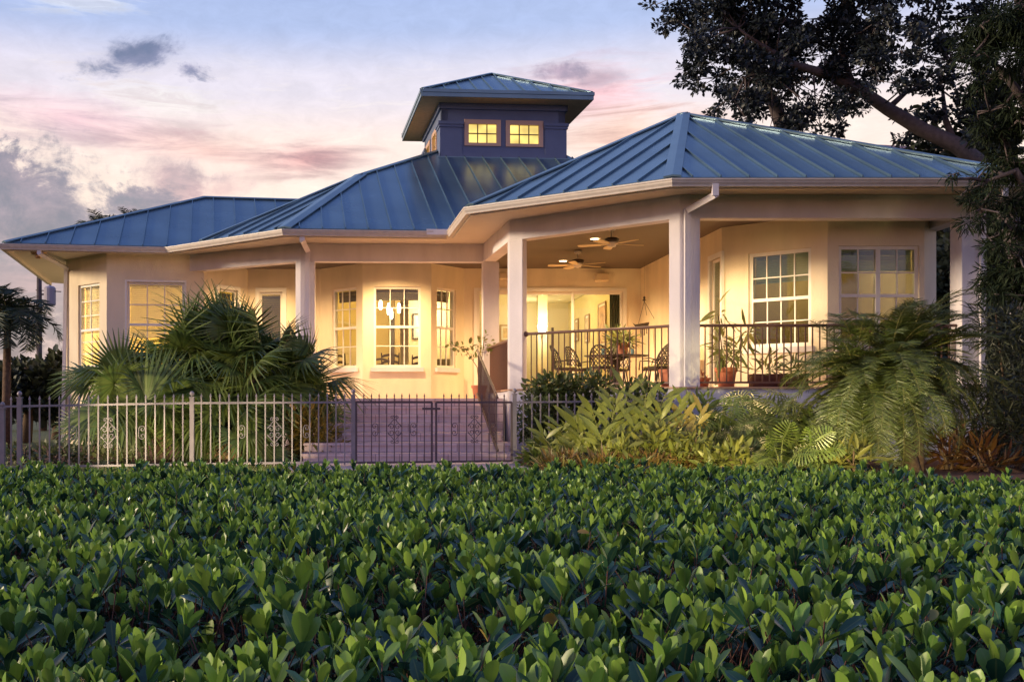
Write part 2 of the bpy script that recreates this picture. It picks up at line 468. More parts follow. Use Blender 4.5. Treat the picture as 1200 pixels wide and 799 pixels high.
LITPANE = mat('lit_cupola_pane', (.1, .08, .05), .08, emit=s2l((255, 222, 118)), estr=1.0)
def _pane_tex():
    t = LITPANE.node_tree; n = t.nodes.new('ShaderNodeTexNoise'); n.inputs['Scale'].default_value = 2.2; n.inputs['Detail'].default_value = 1
    c = t.nodes.new('ShaderNodeTexCoord'); t.links.new(c.outputs['Object'], n.inputs['Vector'])
    m = t.nodes.new('ShaderNodeMapRange'); m.inputs[1].default_value = .3; m.inputs[2].default_value = .7; m.inputs[3].default_value = .70; m.inputs[4].default_value = 1.4
    t.links.new(n.outputs[0], m.inputs[0]); t.links.new(m.outputs[0], t.nodes['Principled BSDF'].inputs['Emission Strength'])
_pane_tex()

ZE = EYE + 3.74       # roof edge
ZG = EYE + 3.70       # top of gutter
ZS = EYE + 3.63       # soffit
ZB = EYE + 3.23       # underside of the porch beams
ZC = EYE + 3.45       # porch ceiling
ZF = 1.27             # porch floor
ZL = 1.09             # landing
P4 = (4.870, 17.49); P5 = (11.12, 17.49); P3a = (1.76, 19.98); P3b = (1.62, 22.78)
P2 = (-1.926, 22.50); P1 = (-4.890, 25.07); P0 = (-8.535, 24.50)

house = tag(empty('house', (2.5, 24, 0)), 'cream stucco house with blue metal roofs and open corner porch', 'house')
HINV = Vector((2.5, 24, 0))
def H(mb, name, m, parent=None, **kw):
    """build a part of the house; coordinates are world coordinates"""
    o = mb.build(name, m, None, **kw)
    p = parent or house
    o.parent = p
    if p is house: o.location = -HINV
    return o

# ------------------------------------------------------------------ roofs
def plane(a, b, p):
    a = Vector(a); u = (Vector(b) - a).normalized(); n = Vector((-u.y, u.x))
    return a, u, n, p
def zpl(pl, x, y):
    a, u, n, p = pl
    return ZE + p * ((Vector((x, y)) - a).dot(n))
def ray_plane(px, py, pl):
    a, u, n, p = pl
    kx, kz = (px - PX0) / FOC, (PY0 - py) / FOC
    d = (ZE - EYE - p * a.dot(n)) / (kz - p * (kx * n.x + n.y))
    return Vector((kx * d, d, EYE + kz * d))
def p3(pl, x, y): return Vector((x, y, zpl(pl, x, y)))
def roof_face(mb, poly, pl, sp, off=.2, h=.038, w=.020, cap_h=.0):
    a, u, n, p = pl
    nv = Vector((-n.x * p, -n.y * p, 1)).normalized()
    poly = [Vector(q) for q in poly]
    k = len(poly)
    mb.add(poly + [q - nv * .03 for q in poly],
           [tuple(range(k)), tuple(range(k, 2 * k))[::-1]] + [(i, k + i, k + (i + 1) % k, (i + 1) % k) for i in range(k)])
    st = [((q.to_2d() - a).dot(u), (q.to_2d() - a).dot(n)) for q in poly]
    s0, s1 = min(q[0] for q in st), max(q[0] for q in st)
    s = math.floor(s0 / sp) * sp + off
    while s < s1:
        ts = []
        for i in range(k):
            (sa, ta), (sb, tb) = st[i], st[(i + 1) % k]
            if (sa - s) * (sb - s) < 0:
                ts.append(ta + (tb - ta) * (s - sa) / (sb - sa))
        if len(ts) >= 2:
            t0, t1 = max(0, min(ts)) - .0, max(ts) - .06
            if t1 - t0 > .1:
                q0 = a + u * s + n * t0; q1 = a + u * s + n * t1
                A = Vector((q0.x, q0.y, ZE + p * t0)); B = Vector((q1.x, q1.y, ZE + p * t1))
                mb.obox(A - Vector((u.x, u.y, 0)) * w / 2 - nv * .01, Vector((u.x, u.y, 0)) * w, B - A, nv * (h + .01))
        s += sp
def hip_cap(mb, a, b, fa, fb, w=.13, h=.032):
    """two folded flaps along the hip a-b lying over the planes of the two faces (interior points fa, fb)"""
    a, b = Vector(a), Vector(b); e = (b - a).normalized()
    ds = []
    for f in (fa, fb):
        d = Vector(f) - a; d = (d - e * d.dot(e)).normalized(); ds.append(d)
    up = Vector((0, 0, 1)); up = (up - e * up.dot(e)).normalized()
    for d in ds:
        nn = e.cross(d).normalized()
        if nn.z < 0: nn = -nn
        t = nn * h
        o = a + up * .012
        mb.add([o, o + (b - a), o + (b - a) + d * w, o + d * w,
                o + up * h, o + (b - a) + up * h, o + (b - a) + d * w + t, o + d * w + t],
               [(0, 1, 2, 3), (4, 7, 6, 5), (0, 3, 7, 4), (1, 5, 6, 2), (2, 6, 7, 3), (0, 4, 5, 1)])
def v3(p, z): return Vector((p[0], p[1], z))

# right (porch) roof
plR = plane(P4, P5, .464)
AR = ray_plane(801, 134, plR)
aL = Vector(P3a); uL = (Vector(P4) - aL).normalized(); nL = Vector((-uL.y, uL.x))
plRL = (aL, uL, nL, (AR.z - ZE) / (AR.to_2d() - aL).dot(nL))
P3c = (1.70, 28.4); P5b = (11.12, 28.4)
def to_plane(a, b, P):
    a = Vector(a); u = (Vector(b) - a).normalized(); n = Vector((-u.y, u.x)); return (a, u, n, (P.z - ZE) / (P.to_2d() - a).dot(n))
plR2 = to_plane(P3c, P3a, AR); plRr = to_plane(P5, P5b, AR); plRb = to_plane(P5b, P3c, AR)
mb = MB()
roof_face(mb, [v3(P4, ZE), v3(P5, ZE), AR], plR, .465, .33)
roof_face(mb, [v3(P3a, ZE), v3(P4, ZE), AR], plRL, .465, .12)
roof_face(mb, [v3(P3c, ZE), v3(P3a, ZE), AR], plR2, .465)
roof_face(mb, [v3(P5, ZE), v3(P5b, ZE), AR], plRr, .465)
roof_face(mb, [v3(P5b, ZE), v3(P3c, ZE), AR], plRb, .465)
roofR = H(mb, 'roof', ROOFM)
mb = MB()
cF = (v3(P4, ZE) + v3(P5, ZE) + AR) / 3; cL = (v3(P3a, ZE) + v3(P4, ZE) + AR) / 3
c2 = (v3(P3c, ZE) + v3(P3a, ZE) + AR) / 3; cR = (v3(P5, ZE) + v3(P5b, ZE) + AR) / 3; cB = (v3(P5b, ZE) + v3(P3c, ZE) + AR) / 3
hip_cap(mb, v3(P4, ZE), AR, cF, cL, .135); hip_cap(mb, v3(P3a, ZE), AR, cL, c2); hip_cap(mb, v3(P5, ZE), AR, cF, cR)
hip_cap(mb, v3(P5b, ZE), AR, cR, cB); hip_cap(mb, v3(P3c, ZE), AR, cB, c2)
H(mb, 'ridge_cap', CAPM, roofR)

# main pyramid with chamfered corner
TILT = R(4.5)
uM = Vector((math.cos(TILT), math.sin(TILT))); nM = Vector((-uM.y, uM.x))
plM = (Vector(P2), uM, nM, .52)
Q = ray_plane(423, 205, plM)
plC = to_plane(P1, P2, Q)
tQ = (Q.z - ZE) / .52
aW = Q.to_2d() - uM * tQ                       # foot of Q on the west eave
plW = (aW, -nM, uM, .52)                       # west face, eave runs front (right) to back
uC = plC[1]
# corner where the chamfer eave meets the west eave
den = uC.x * nM.y - uC.y * nM.x
dlt = aW - Vector(P1)
kk = (dlt.x * nM.y - dlt.y * nM.x) / den
P1s = Vector(P1) + uC * kk
CFL = ray_plane(517, 183, plM).to_2d()         # cupola front-left corner
tT = (CFL - Vector(P2)).dot(nM) + .9           # roof stops inside the cupola
TL = Q.to_2d() + (uM + nM) * (tT - tQ); TLv = p3(plM, TL.x, TL.y)
ER = Vector(P2) + uM * 9.6
TR = ER + nM * tT - uM * 2.2; TRv = p3(plM, TR.x, TR.y)
mb = MB()
roof_face(mb, [v3(P2, ZE), v3(ER, ZE), TRv, TLv, Q], plM, .49, .32)
roof_face(mb, [v3(P1s, ZE), v3(P2, ZE), Q], plC, .49, .2)
WB = aW + nM * 8.5; WBT = TL + nM * 3.0
roof_face(mb, [v3(WB, ZE), v3(P1s, ZE), Q, TLv, Vector((WBT.x, WBT.y, TLv.z))], plW, .49)
roofM = H(mb, 'roof', ROOFM)
mb = MB()
cM = p3(plM, 3, 25.5); cC = (v3(P1s, ZE) + v3(P2, ZE) + Q) / 3; cW = v3(WB, ZE)
hip_cap(mb, v3(P2, ZE), Q, cM, cC, .16); hip_cap(mb, v3(P1s, ZE), Q, cC, cW, .10); hip_cap(mb, Q, TLv, cM, cW, .10)
H(mb, 'ridge_cap', CAPM, roofM)

# left wing
plL = plane(P0, P1, .52)
AL = ray_plane(239.5, 231.5, plL)
uLw, nLw = plL[1], plL[2]
tA = (AL.z - ZE) / .52
RE = AL.to_2d() + uLw * 5.0
P1x = Vector(P1) + uLw * 2.2
P0b = Vector(P0) + nLw * 2 * tA
mb = MB()
roof_face(mb, [v3(P0, ZE), v3(P1x, ZE), Vector((RE.x, RE.y, AL.z)), AL], plL, .55, .37)
plLh = to_plane(P0b, P0, AL)
roof_face(mb, [v3(P0b, ZE), v3(P0, ZE), AL], plLh, .55)
P1b = P1x + nLw * 2 * tA
plLb = to_plane(P1b, P0b, AL)
roof_face(mb, [v3(P1b, ZE), v3(P0b, ZE), AL, Vector((RE.x, RE.y, AL.z))], plLb, .55)
roofL = H(mb, 'roof', ROOFM)
mb = MB()
hip_cap(mb, v3(P0, ZE), AL, p3(plL, -5, 26.3), v3(P0b, ZE), .09); hip_cap(mb, AL, Vector((RE.x, RE.y, AL.z)), p3(plL, -4, 26), v3(P1b, ZE), .09)
hip_cap(mb, v3(P0b, ZE), AL, v3(P0, ZE), v3(P1b, ZE), .09)
H(mb, 'ridge_cap', CAPM, roofL)

# gutters: K-profile along the eaves (out, up)
KP = [(-.02, 0), (.12, 0), (.12, -.025), (.105, -.03), (.10, -.06), (.075, -.10), (.07, -.125), (-.02, -.125)]
def g3(ps): return [v3(p, ZG) for p in ps]
def inset_line(ps, d):
    return ps
mb = MB(); mb.sweep(g3([P3b, P3a, P4, P5, P5b]), KP); gR = H(mb, 'gutter', GUT)
mb = MB(); mb.sweep(g3([P0b, P0, P1, P2, (1.50, P2[1] + .27)]), KP); gL = H(mb, 'gutter', GUT)
# fascia boards behind and below the gutters
FP = [(-.06, .02), (-.022, .02), (-.022, -.15), (-.06, -.15)]
mb = MB(); mb.sweep(g3([P3b, P3a, P4, P5, P5b]), FP); H(mb, 'fascia', SOFFIT)
mb = MB(); mb.sweep(g3([P0b, P0, P1, P2, (1.52, P2[1] + .27)]), FP); H(mb, 'fascia', SOFFIT)
# pale splash guard at the valley
mb = MB(); mb.obox(at(500, 275, 22.62), (.52, .03, 0), (0, .03, 0), (0, 0, .12)); mb.obox(at(526.5, 275, 22.6), (.06, .02, 0), (0, .03, 0), (0, 0, .2)); H(mb, 'splash_guard', TRIM)

# ------------------------------------------------------------------ plan points of walls and porch
C1 = (5.25, 18.40); K2 = (2.63, 20.93); K3 = (2.42, 24.0); C5r = (10.42, 18.40)
C4 = (-1.68, 23.9); WB4 = (-4.48, 25.70)
LW0 = (-7.745, 26.70); LW1 = (-6.40, 25.40); LW2 = (-4.14, 25.75)
PB0 = (-3.24, 27.0); BAY0 = (-1.40, 27.0); BAY1 = (-.31, 25.90); BAY2 = (1.35, 25.90); BAY3 = (2.23, 26.90); BK = (6.68, 26.90)
RW1 = (6.72, 20.70); RB1 = (8.18, 19.30); RB2 = (9.93, 19.30); RB3 = (10.42, 19.82)

# soffits
sof = MB()
def sq(*ps):
    sof.prism([tuple(p)[:2] for p in ps], ZS, ZS + .03)
def mid(a, b, f): return (a[0] + (b[0] - a[0]) * f, a[1] + (b[1] - a[1]) * f)
sq(P4, P5, (10.38, 18.6), (5.27, 18.6)); sq(P5, P5b, (10.38, 28.4), (10.38, 18.6)); sq(P3a, P4, (5.27, 18.6), (2.75, 21.03))
sq(P3b, P3a, (2.75, 21.03), (2.6, 24.1)); sq(P2, P3b, (2.6, 24.1), (-1.55, 24.05)); sq(P1, P2, (-1.55, 24.05), (-4.45, 25.85))
sq(P0, P1, (-4.45, 25.85), (-6.35, 25.55)); sq(P0, (-6.35, 25.55), (-7.7, 26.85), (-7.72, 33), tuple(P0b))
H(sof, 'soffit', SOFFIT)

# ceiling over porch and rooms
mb = MB(); mb.prism([(10.35, 18.6), (5.3, 18.6), (2.8, 21.0), (2.62, 24.1), (-1.5, 24.1), (-4.5, 25.9), (-6.3, 25.6), (-7.6, 26.8), (-7.6, 35.9), (10.9, 35.9), (10.9, 20)], ZC, ZC + .05)
H(mb, 'porch_ceiling', CEIL)

# beams
def beam(p, q, t=.28, z0=ZB, z1=ZS + .02, e0=0.0, e1=0.0):
    p, q = Vector(p), Vector(q); u = (q - p).normalized(); n = Vector((-u.y, u.x))
    p = p - u * e0; q = q + u * e1
    mb = MB(); mb.prism([tuple(p), tuple(q), tuple(q + n * t), tuple(p + n * t)], z0, z1); return mb
def mitre_beam(pts, t=.28):
    """one beam along a polyline (left to right seen from outside)"""
    L = [Vector(p) for p in pts]; inn = []
    for i, p in enumerate(L):
        d0 = (L[i] - L[i - 1]).normalized() if i else None
        d1 = (L[i + 1] - L[i]).normalized() if i < len(L) - 1 else None
        d0 = d0 or d1; d1 = d1 or d0
        n0 = Vector((-d0.y, d0.x)); n1 = Vector((-d1.y, d1.x)); n = n0 + n1; n /= n.dot(n0)
        inn.append(p + n * t)
    return L, inn
for pts in ([K3, K2, C1, C5r, (10.42, 24.0)], [WB4, C4, (2.43, 23.99)]):
    L, inn = mitre_beam(pts)
    for i in range(len(L) - 1):
        mb = MB(); mb.prism([tuple(L[i]), tuple(L[i + 1]), tuple(inn[i + 1]), tuple(inn[i])], ZB, ZS - .004)
        H(mb, 'porch_beam', TRIM)
# columns
def column(pts, z0, z1=ZB):
    mb = MB(); mb.prism(pts, z0, z1); return H(mb, 'column', TRIM, bevel=.012)
e = .006
column([(5.25, 18.40 - e), (5.60, 18.40 - e), (5.60, 18.75), (5.34, 18.88), (5.10, 18.545 - e)], .9)
dK = (Vector(C1) - Vector(K2)).normalized(); nK = Vector((-dK.y, dK.x))
k2 = Vector(K2) - nK * e - dK * .0
column([tuple(k2), tuple(k2 + dK * .315), tuple(k2 + dK * .315 + nK * .15), tuple(k2 + nK * .15 + dK * .02), tuple(k2 + Vector((-.01, .2)))], -.05)
column([(2.42, 23.995), (2.785, 23.995), (2.785, 24.36), (2.42, 24.36)], ZL - .02)
column([(-1.68, 23.89), (-1.36, 23.89), (-1.36, 24.21), (-1.68, 24.25), (-1.80, 24.0)], ZL - .02)
column([(10.11, 18.40 - e), (10.43, 18.40 - e), (10.43, 18.78), (10.11, 18.78)], .6)

# ------------------------------------------------------------------ walls with openings
def pl_frame(p0, p1):
    p0 = Vector(p0); p1 = Vector(p1); u = (p1 - p0).normalized(); out = Vector((u.y, -u.x)); return p0, u, out, (p1 - p0).length
def lbox(mb, fr, s0, s1, z0, z1, q0, q1):
    """box in wall coordinates: s along, z up, q inward from the outer face"""
    p0, u, out, L = fr
    a = p0 + u * s0 - out * q0
    mb.obox((a.x, a.y, z0), (u.x * (s1 - s0), u.y * (s1 - s0), 0), (-out.x * (q1 - q0), -out.y * (q1 - q0), 0), (0, 0, z1 - z0))
def wall(p0, p1, z0, z1, ops=(), t=.2, m=None, e0=0.0, e1=0.0):
    fr = pl_frame(p0, p1); L = fr[3]; mb = MB(); s = -e0
    for (a, b, za, zb) in sorted(ops):
        lbox(mb, fr, s, a, z0, z1, 0, t); lbox(mb, fr, a, b, z0, za, 0, t); lbox(mb, fr, a, b, zb, z1, 0, t); s = b
    lbox(mb, fr, s, L + e1, z0, z1, 0, t)
    return H(mb, 'wall', m or STUCCO)
def window(p0, p1, op, cols, rows, sashes=2, muls=1, glass=None, sill=True, blind=None, valance=False, casing=.0, fm=None, sash_split=.5, fw=.055, q=.05):
    """double-hung window in an opening: frame > pane, sill, blind"""
    fr = pl_frame(p0, p1); s0, s1, za, zb = op; fm = fm or FRAME
    mb = MB(); pn = MB()
    if casing:
        c = casing
        lbox(mb, fr, s0 - c, s0, za - c, zb + c, -.025, .03); lbox(mb, fr, s1, s1 + c, za - c, zb + c, -.025, .03); lbox(mb, fr, s0, s1, zb, zb + c, -.025, .03)
    lbox(mb, fr, s0, s0 + fw, za, zb, q, q + .09); lbox(mb, fr, s1 - fw, s1, za, zb, q, q + .09)
    lbox(mb, fr, s0 + fw, s1 - fw, zb - fw, zb, q, q + .09); lbox(mb, fr, s0 + fw, s1 - fw, za, za + fw, q, q + .09)
    W_ = s1 - s0 - 2 * fw
    for k in range(muls):
        a = s0 + fw + W_ * k / muls; b = s0 + fw + W_ * (k + 1) / muls
        if k: lbox(mb, fr, a - .04, a + .04, za + fw, zb - fw, q - .01, q + .09); a += .04
        if k < muls - 1: b -= .04
        zs = [za + fw, za + fw + (zb - za - 2 * fw) * (1 - sash_split), zb - fw] if sashes == 2 else [za + fw, zb - fw]
        for j in range(len(zs) - 1):
            z0, z1 = zs[j], zs[j + 1]
            qq = q + (.035 if j == 0 and sashes == 2 else .01)
            if j == 0 and sashes == 2: lbox(mb, fr, a, b, z1 - .03, z1 + .03, q, q + .07)
            for c in range(1, cols):
                x = a + (b - a) * c / cols; lbox(mb, fr, x - .011, x + .011, z0, z1, qq, qq + .03)
            for r_ in range(1, rows):
                z = z0 + (z1 - z0) * r_ / rows; lbox(mb, fr, a, b, z - .011, z + .011, qq + .002, qq + .028)
            lbox(pn, fr, a, b, z0, z1, qq + .012, qq + .018)
    w = H(mb, 'window', fm)
    o = pn.build('pane', glass or GLASS, w)
    if sill:
        sm = MB(); lbox(sm, fr, s0 - .07, s1 + .07, za - .11, za - .004, -.07, .05); sm.build('sill', TRIM, w)
    if blind:
        bz0, bz1, bm = blind
        bb = MB(); z = bz1
        lbox(bb, fr, s0 + fw, s1 - fw, bz1 - .05, bz1, q + .12, q + .16)
        while z > bz0:
            p0_, u, out, L = fr; a = p0_ + u * (s0 + fw) - out * (q + .13)
            bb.obox((a.x, a.y, z - .05), (u.x * (s1 - s0 - 2 * fw), u.y * (s1 - s0 - 2 * fw), 0), (-out.x * .018, -out.y * .018, .042), (0, 0, .003))
            z -= .047
        bb.build('blind', bm, w)
    if valance:
        vv = MB(); 
        for k in range(3):
            lbox(vv, fr, s0 + fw, s1 - fw, zb - .14 - .09 * k, zb - .06 - .085 * k, q + .13 + .012 * k, q + .16 + .012 * k)
        vv.build('blind', VALANCE, w)
    return w
def op_px(p0, p1, a, b, za, zb): return (ray_line(a, p0, p1), ray_line(b, p0, p1), za, zb)

ZW = EYE + 2.89       # window heads
# --- left wing
o1 = op_px(LW0, LW1, 91.5, 116.5, 1.87, EYE + 2.95)
wall(LW0, LW1, -.05, ZS, [o1], e1=-.0); window(LW0, LW1, o1, 2, 3, blind=(2.75, EYE + 2.9, BLIND), sash_split=.55)
o2 = op_px(LW1, LW2, 149, 216, 1.87, EYE + 2.95)
wall(LW1, LW2, -.05, ZS, [o2], e0=-.004); window(LW1, LW2, o2, 3, 2, blind=(2.62, EYE + 2.9, BLIND), casing=.05)
wall((-7.745, 33.0), LW0, -.05, ZS, e1=-.004)
# wing side, then the rear wall of the left porch
o3 = op_px(LW2, PB0, 256, 278, ZL + .05, ZW - .02)
wall(LW2, PB0, -.05, ZC, [o3], e0=-.004); window(LW2, PB0, o3, 1, 1, sashes=2, glass=DGLASS, sill=False, casing=.09, blind=(ZL + .1, ZW - .1, PANE_SCREEN))  # dark screen added in the blind's place, hiding the lit room
o4 = op_px(PB0, BAY0, 304, 331, ZL + .05, ZW - .02)
wall(PB0, BAY0, -.05, ZC, [o4], e0=-.004); window(PB0, BAY0, o4, 1, 1, sashes=2, glass=DGLASS, sill=False, casing=.10, blind=(ZL + .1, ZW - .1, PANE_SCREEN))  # same added screen keeps this pane dark
# --- dining bay
oA = op_px(BAY0, BAY1, 389, 417.5, 1.88, ZW); wall(BAY0, BAY1, -.05, ZC, [oA], e0=-.004); window(BAY0, BAY1, oA, 3, 2, valance=True)
oB = op_px(BAY1, BAY2, 438, 493, 1.88, ZW); wall(BAY1, BAY2, -.05, ZC, [oB], e0=-.004); window(BAY1, BAY2, oB, 3, 2, valance=True)
oC = op_px(BAY2, BAY3, 512, 534.5, 1.88, ZW); wall(BAY2, BAY3, -.05, ZC, [oC], e0=-.004); window(BAY2, BAY3, oC, 3, 2, valance=True)
# --- back wall with the sliding glass doors
oD = op_px(BAY3, BK, 559.5, 730, ZF + .02, ZW - .02)
wall(BAY3, BK, -.05, ZC, [oD], e0=-.004)
def sliding_door():
    fr = pl_frame(BAY3, BK); s0, s1, za, zb = oD; mb = MB(); pn = MB()
    c = .09
    lbox(mb, fr, s0 - c, s0, za, zb + c, -.03, .03); lbox(mb, fr, s1, s1 + c, za, zb + c, -.03, .03); lbox(mb, fr, s0, s1, zb, zb + c, -.03, .03)
    sm = ray_line(672, BAY3, BK); s_b = ray_line(610, BAY3, BK)
    for a, b, qd in ((s0, s_b + .04, .05), (s_b - .04, sm + .04, .09), (sm - .04, s1, .05)):
        lbox(mb, fr, a, a + .06, za, zb, qd, qd + .035); lbox(mb, fr, b - .06, b, za, zb, qd, qd + .035)
        lbox(mb, fr, a + .06, b - .06, zb - .07, zb, qd, qd + .035); lbox(mb, fr, a + .06, b - .06, za, za + .08, qd, qd + .035)
        lbox(pn, fr, a + .06, b - .06, za + .08, zb - .07, qd + .012, qd + .018)
    d = H(mb, 'sliding_door', FRAME); pn.build('pane', GLASS, d)
sliding_door()
# --- right wall with the narrow door, window chamfer and bay
oE = op_px(BK, RW1, 832.5, 845, ZF + .03, ZW - .0)
wall(BK, RW1, -.05, ZC, [oE], e0=-.004); window(BK, RW1, oE, 1, 1, sashes=1, glass=DGLASS, sill=False, casing=.10)
oF = op_px(RW1, RB1, 877, 950.5, 2.04, ZW); wall(RW1, RB1, -.05, ZC, [oF], e0=-.004)
window(RW1, RB1, oF, 4, 2, glass=DGLASS, blind=(3.28, ZW - .06, TBLIND), fw=.07)
oG = op_px(RB1, RB2, 983, 1077.5, 2.04, ZW); wall(RB1, RB2, -.05, ZC, [oG], e0=-.004)
window(RB1, RB2, oG, 2, 2, muls=2, glass=DGLASS, blind=(3.42, ZW - .06, TBLIND), fw=.065)
wall(RB2, RB3, -.05, ZC, e0=-.004); wall(RB3, (10.42, 24.2), -.05, ZC, e0=-.004)
wall((10.42, 24.2), (10.5, 35.9), -.05, ZC, e0=-.004); wall((10.5, 35.9), (-7.745, 35.9), -.05, ZC)
# French door reflecting the garden at the far side of the porch's open end
# ------------------------------------------------------------------ foundation, floors, stairs
mb = MB(); mb.prism([(10.36, 18.30), (5.22, 18.30), (2.66, 20.87), (2.62, 24.4), (2.62, 26.95), (10.3, 26.95)], -.05, ZF - .03); H(mb, 'foundation', BASEW)
mb = MB(); mb.prism([(10.40, 18.26), (5.20, 18.26), (2.62, 20.85), (2.58, 24.4), (2.58, 26.93), (6.7, 26.93), (6.7, 20.8), (8.1, 19.4), (9.9, 19.4), (10.40, 19.8)], ZF - .028, ZF); H(mb, 'porch_floor', TILE)
mb = MB(); mb.prism([(-1.2, 21.52), (2.575, 21.52), (2.575, 27.3), (-4.1, 27.3), (-4.3, 25.75), (-1.72, 24.0), (-1.2, 23.8)], -.05, ZL); H(mb, 'landing', STEP)
mb = MB()
NST = 6; rise = ZL / (NST + 1)
for k in range(NST):
    z1 = rise * (k + 1); d0 = 17.62 + k * (3.9 / NST)
    mb.box(-1.2 - .02 * k, 2.34 - .05 * k, d0, 21.52, rise * k + (.0 if k else -.05), z1 - .045)
    mb.box(-1.22 - .02 * k, 2.36 - .05 * k, d0 - .03, d0 + 3.9 / NST + .01 if k < NST - 1 else 21.517, z1 - .045, z1)
H(mb, 'stairs', STEP)
mb = MB(); mb.box(-1.25, 2.12, 21.485, 21.517, ZL - .045, ZL + .002); H(mb, 'stair_nosing', STEP)

# railings: rails + balusters
def railing(p, q, z0a, z1a, z0b, z1b, sp=.123, tr=.028, parent=None, bal=.017, knob=True):
    mb = MB(); p, q = Vector(p), Vector(q); L = (q - p).length
    mb.tube([v3(p, z1a), v3(q, z1b)], tr, 10)
    mb.bar(v3(p, z0a), v3(q, z0b), .045, .035)
    n = int(L / sp)
    for i in range(1, n):
        f = i / n; c = p + (q - p) * f
        mb.bar(v3(c, z0a + (z0b - z0a) * f), v3(c, z1a + (z1b - z1a) * f), bal * 1.15)
    if knob:
        mb.lathe(v3(p, z1a - .055), [(.01, 0), (.05, .02), (.055, .055), (.05, .09), (.01, .11)], 12)
    return H(mb, 'railing', RAIL, bevel=0)
pa = Vector(K2) + dK * .32 + nK * .10; pb = Vector(C1) - dK * .18 + nK * .16
railing(pa, pb, ZF + .08, ZF + 1.07, ZF + .08, ZF + 1.07)
railing((5.61, 18.56), (10.10, 18.56), ZF + .08, ZF + 1.07, ZF + .08, ZF + 1.07, .1235, knob=False)
railing((2.56, 23.98), (2.66, 21.32), ZF - .02, ZF + .98, ZF - .02, ZF + .98, .13)
# stair rail: level on the landing then sloping down beside the steps
railing((2.06, 21.55), (2.03, 17.75), ZL + .1, ZL + .98, .20, 1.08, .19, tr=.022, bal=.013, knob=False)

# downspouts
def downspout(pts, w=.085, m=None):
    mb = MB()
    for a, b in zip(pts[:-1], pts[1:]):
        e = (Vector(b) - Vector(a)).normalized() * .02
        mb.bar(Vector(a) - e, Vector(b) + e, w, w * .75, up=(0, 1, 0))
    H(mb, 'downspout', m or TRIM)
downspout([(5.55, 17.43, ZG - .1), (5.55, 17.43, ZG - .26), (5.36, 18.33, ZB + .12), (5.36, 18.33, .5)], .10)
downspout([(-1.55, 22.55, ZG - .1), (-1.55, 22.55, ZG - .2), (-1.52, 23.82, ZB + .22), (-1.52, 23.82, ZL)], .11)
downspout([at(46, 290, 24.6), at(46, 297, 24.6), at(78, 314, 26.55), at(77.3, 318, 26.62), (-7.80, 26.62, .05)], .085)
downspout([(10.32, 17.5, ZG - .1), (10.32, 17.5, ZG - .25), (10.44, 18.34, ZB + .15), (10.44, 18.34, .3)], .09)

# ------------------------------------------------------------------ cupola
uQ, nQ = uM, nM
def cp(s, t): q = CFL + uQ * s + nQ * t; return q
CW, CD = 3.35, 3.55
ZK = EYE + 6.5; ZKe = EYE + 8.03; ZKg = EYE + 8.21
fr = None
def cwall(p0, p1, ops):
    f = pl_frame(p0, p1); mb = MB(); s = 0
    z0, z1 = ZK - .3, ZKe
    for (a, b, za, zb) in sorted(ops):
        lbox(mb, f, s, a, z0, z1, 0, .18); lbox(mb, f, a, b, z0, za, 0, .18); lbox(mb, f, a, b, zb, z1, 0, .18); s = b
    lbox(mb, f, s, f[3], z0, z1, 0, .18)
    return mb
fl, frt, bl, br = cp(0, 0), cp(CW, 0), cp(0, CD), cp(CW, CD)
def c_op(p0, p1, a, b, ya, yb):
    sa, sb = ray_line(a, p0, p1), ray_line(b, p0, p1)
    f = pl_frame(p0, p1); d = (f[0] + f[1] * (sa + sb) / 2).y
    return (sa, sb, zat(yb, d), zat(ya, d))
opf = [c_op(fl, frt, 545.5, 585.5, 142, 170), c_op(fl, frt, 594, 635, 143.2, 171.2)]
ops_side = [(.45, 1.35, opf[0][2], opf[0][3]), (1.85, 2.75, opf[0][2], opf[0][3])]
mb = cwall(fl, frt, opf)
cupola = H(mb, 'cupola', CUPW)
for m_ in (cwall(bl, fl, ops_side), cwall(frt, br, []), cwall(br, bl, [])):
    m_.build('cupola_wall', CUPW, cupola)
# pilasters, capitals, frieze, base flashing
mb = MB()
def pil(p0, p1, s0, s1):
    f = pl_frame(p0, p1); lbox(mb, f, s0, s1, ZK - .2, ZKe - .62, -.035, -.002); lbox(mb, f, s0 - .03, s1 + .03, ZKe - .64, ZKe - .57, -.06, -.003); lbox(mb, f, s0 - .05, s1 + .05, ZKe - .57, ZKe - .49, -.085, -.003)
for (p0, p1) in ((fl, frt), (bl, fl), (frt, br)):
    L = (p1 - p0).length; pil(p0, p1, -.034, .55); pil(p0, p1, L - .55, L + .034)
    f = pl_frame(p0, p1); lbox(mb, f, -.06, L + .06, ZKe - .16, ZKe - .005, -.06, -.003); lbox(mb, f, -.05, L + .05, ZK + .10, ZK + .19, -.05, -.004)
mb.build('cupola_trim', CUPW, cupola)
FRC = mat('peach_window_frame', (.55, .36, .27), .6)
MUN = mat('brown_muntin', (.25, .17, .09), .6)
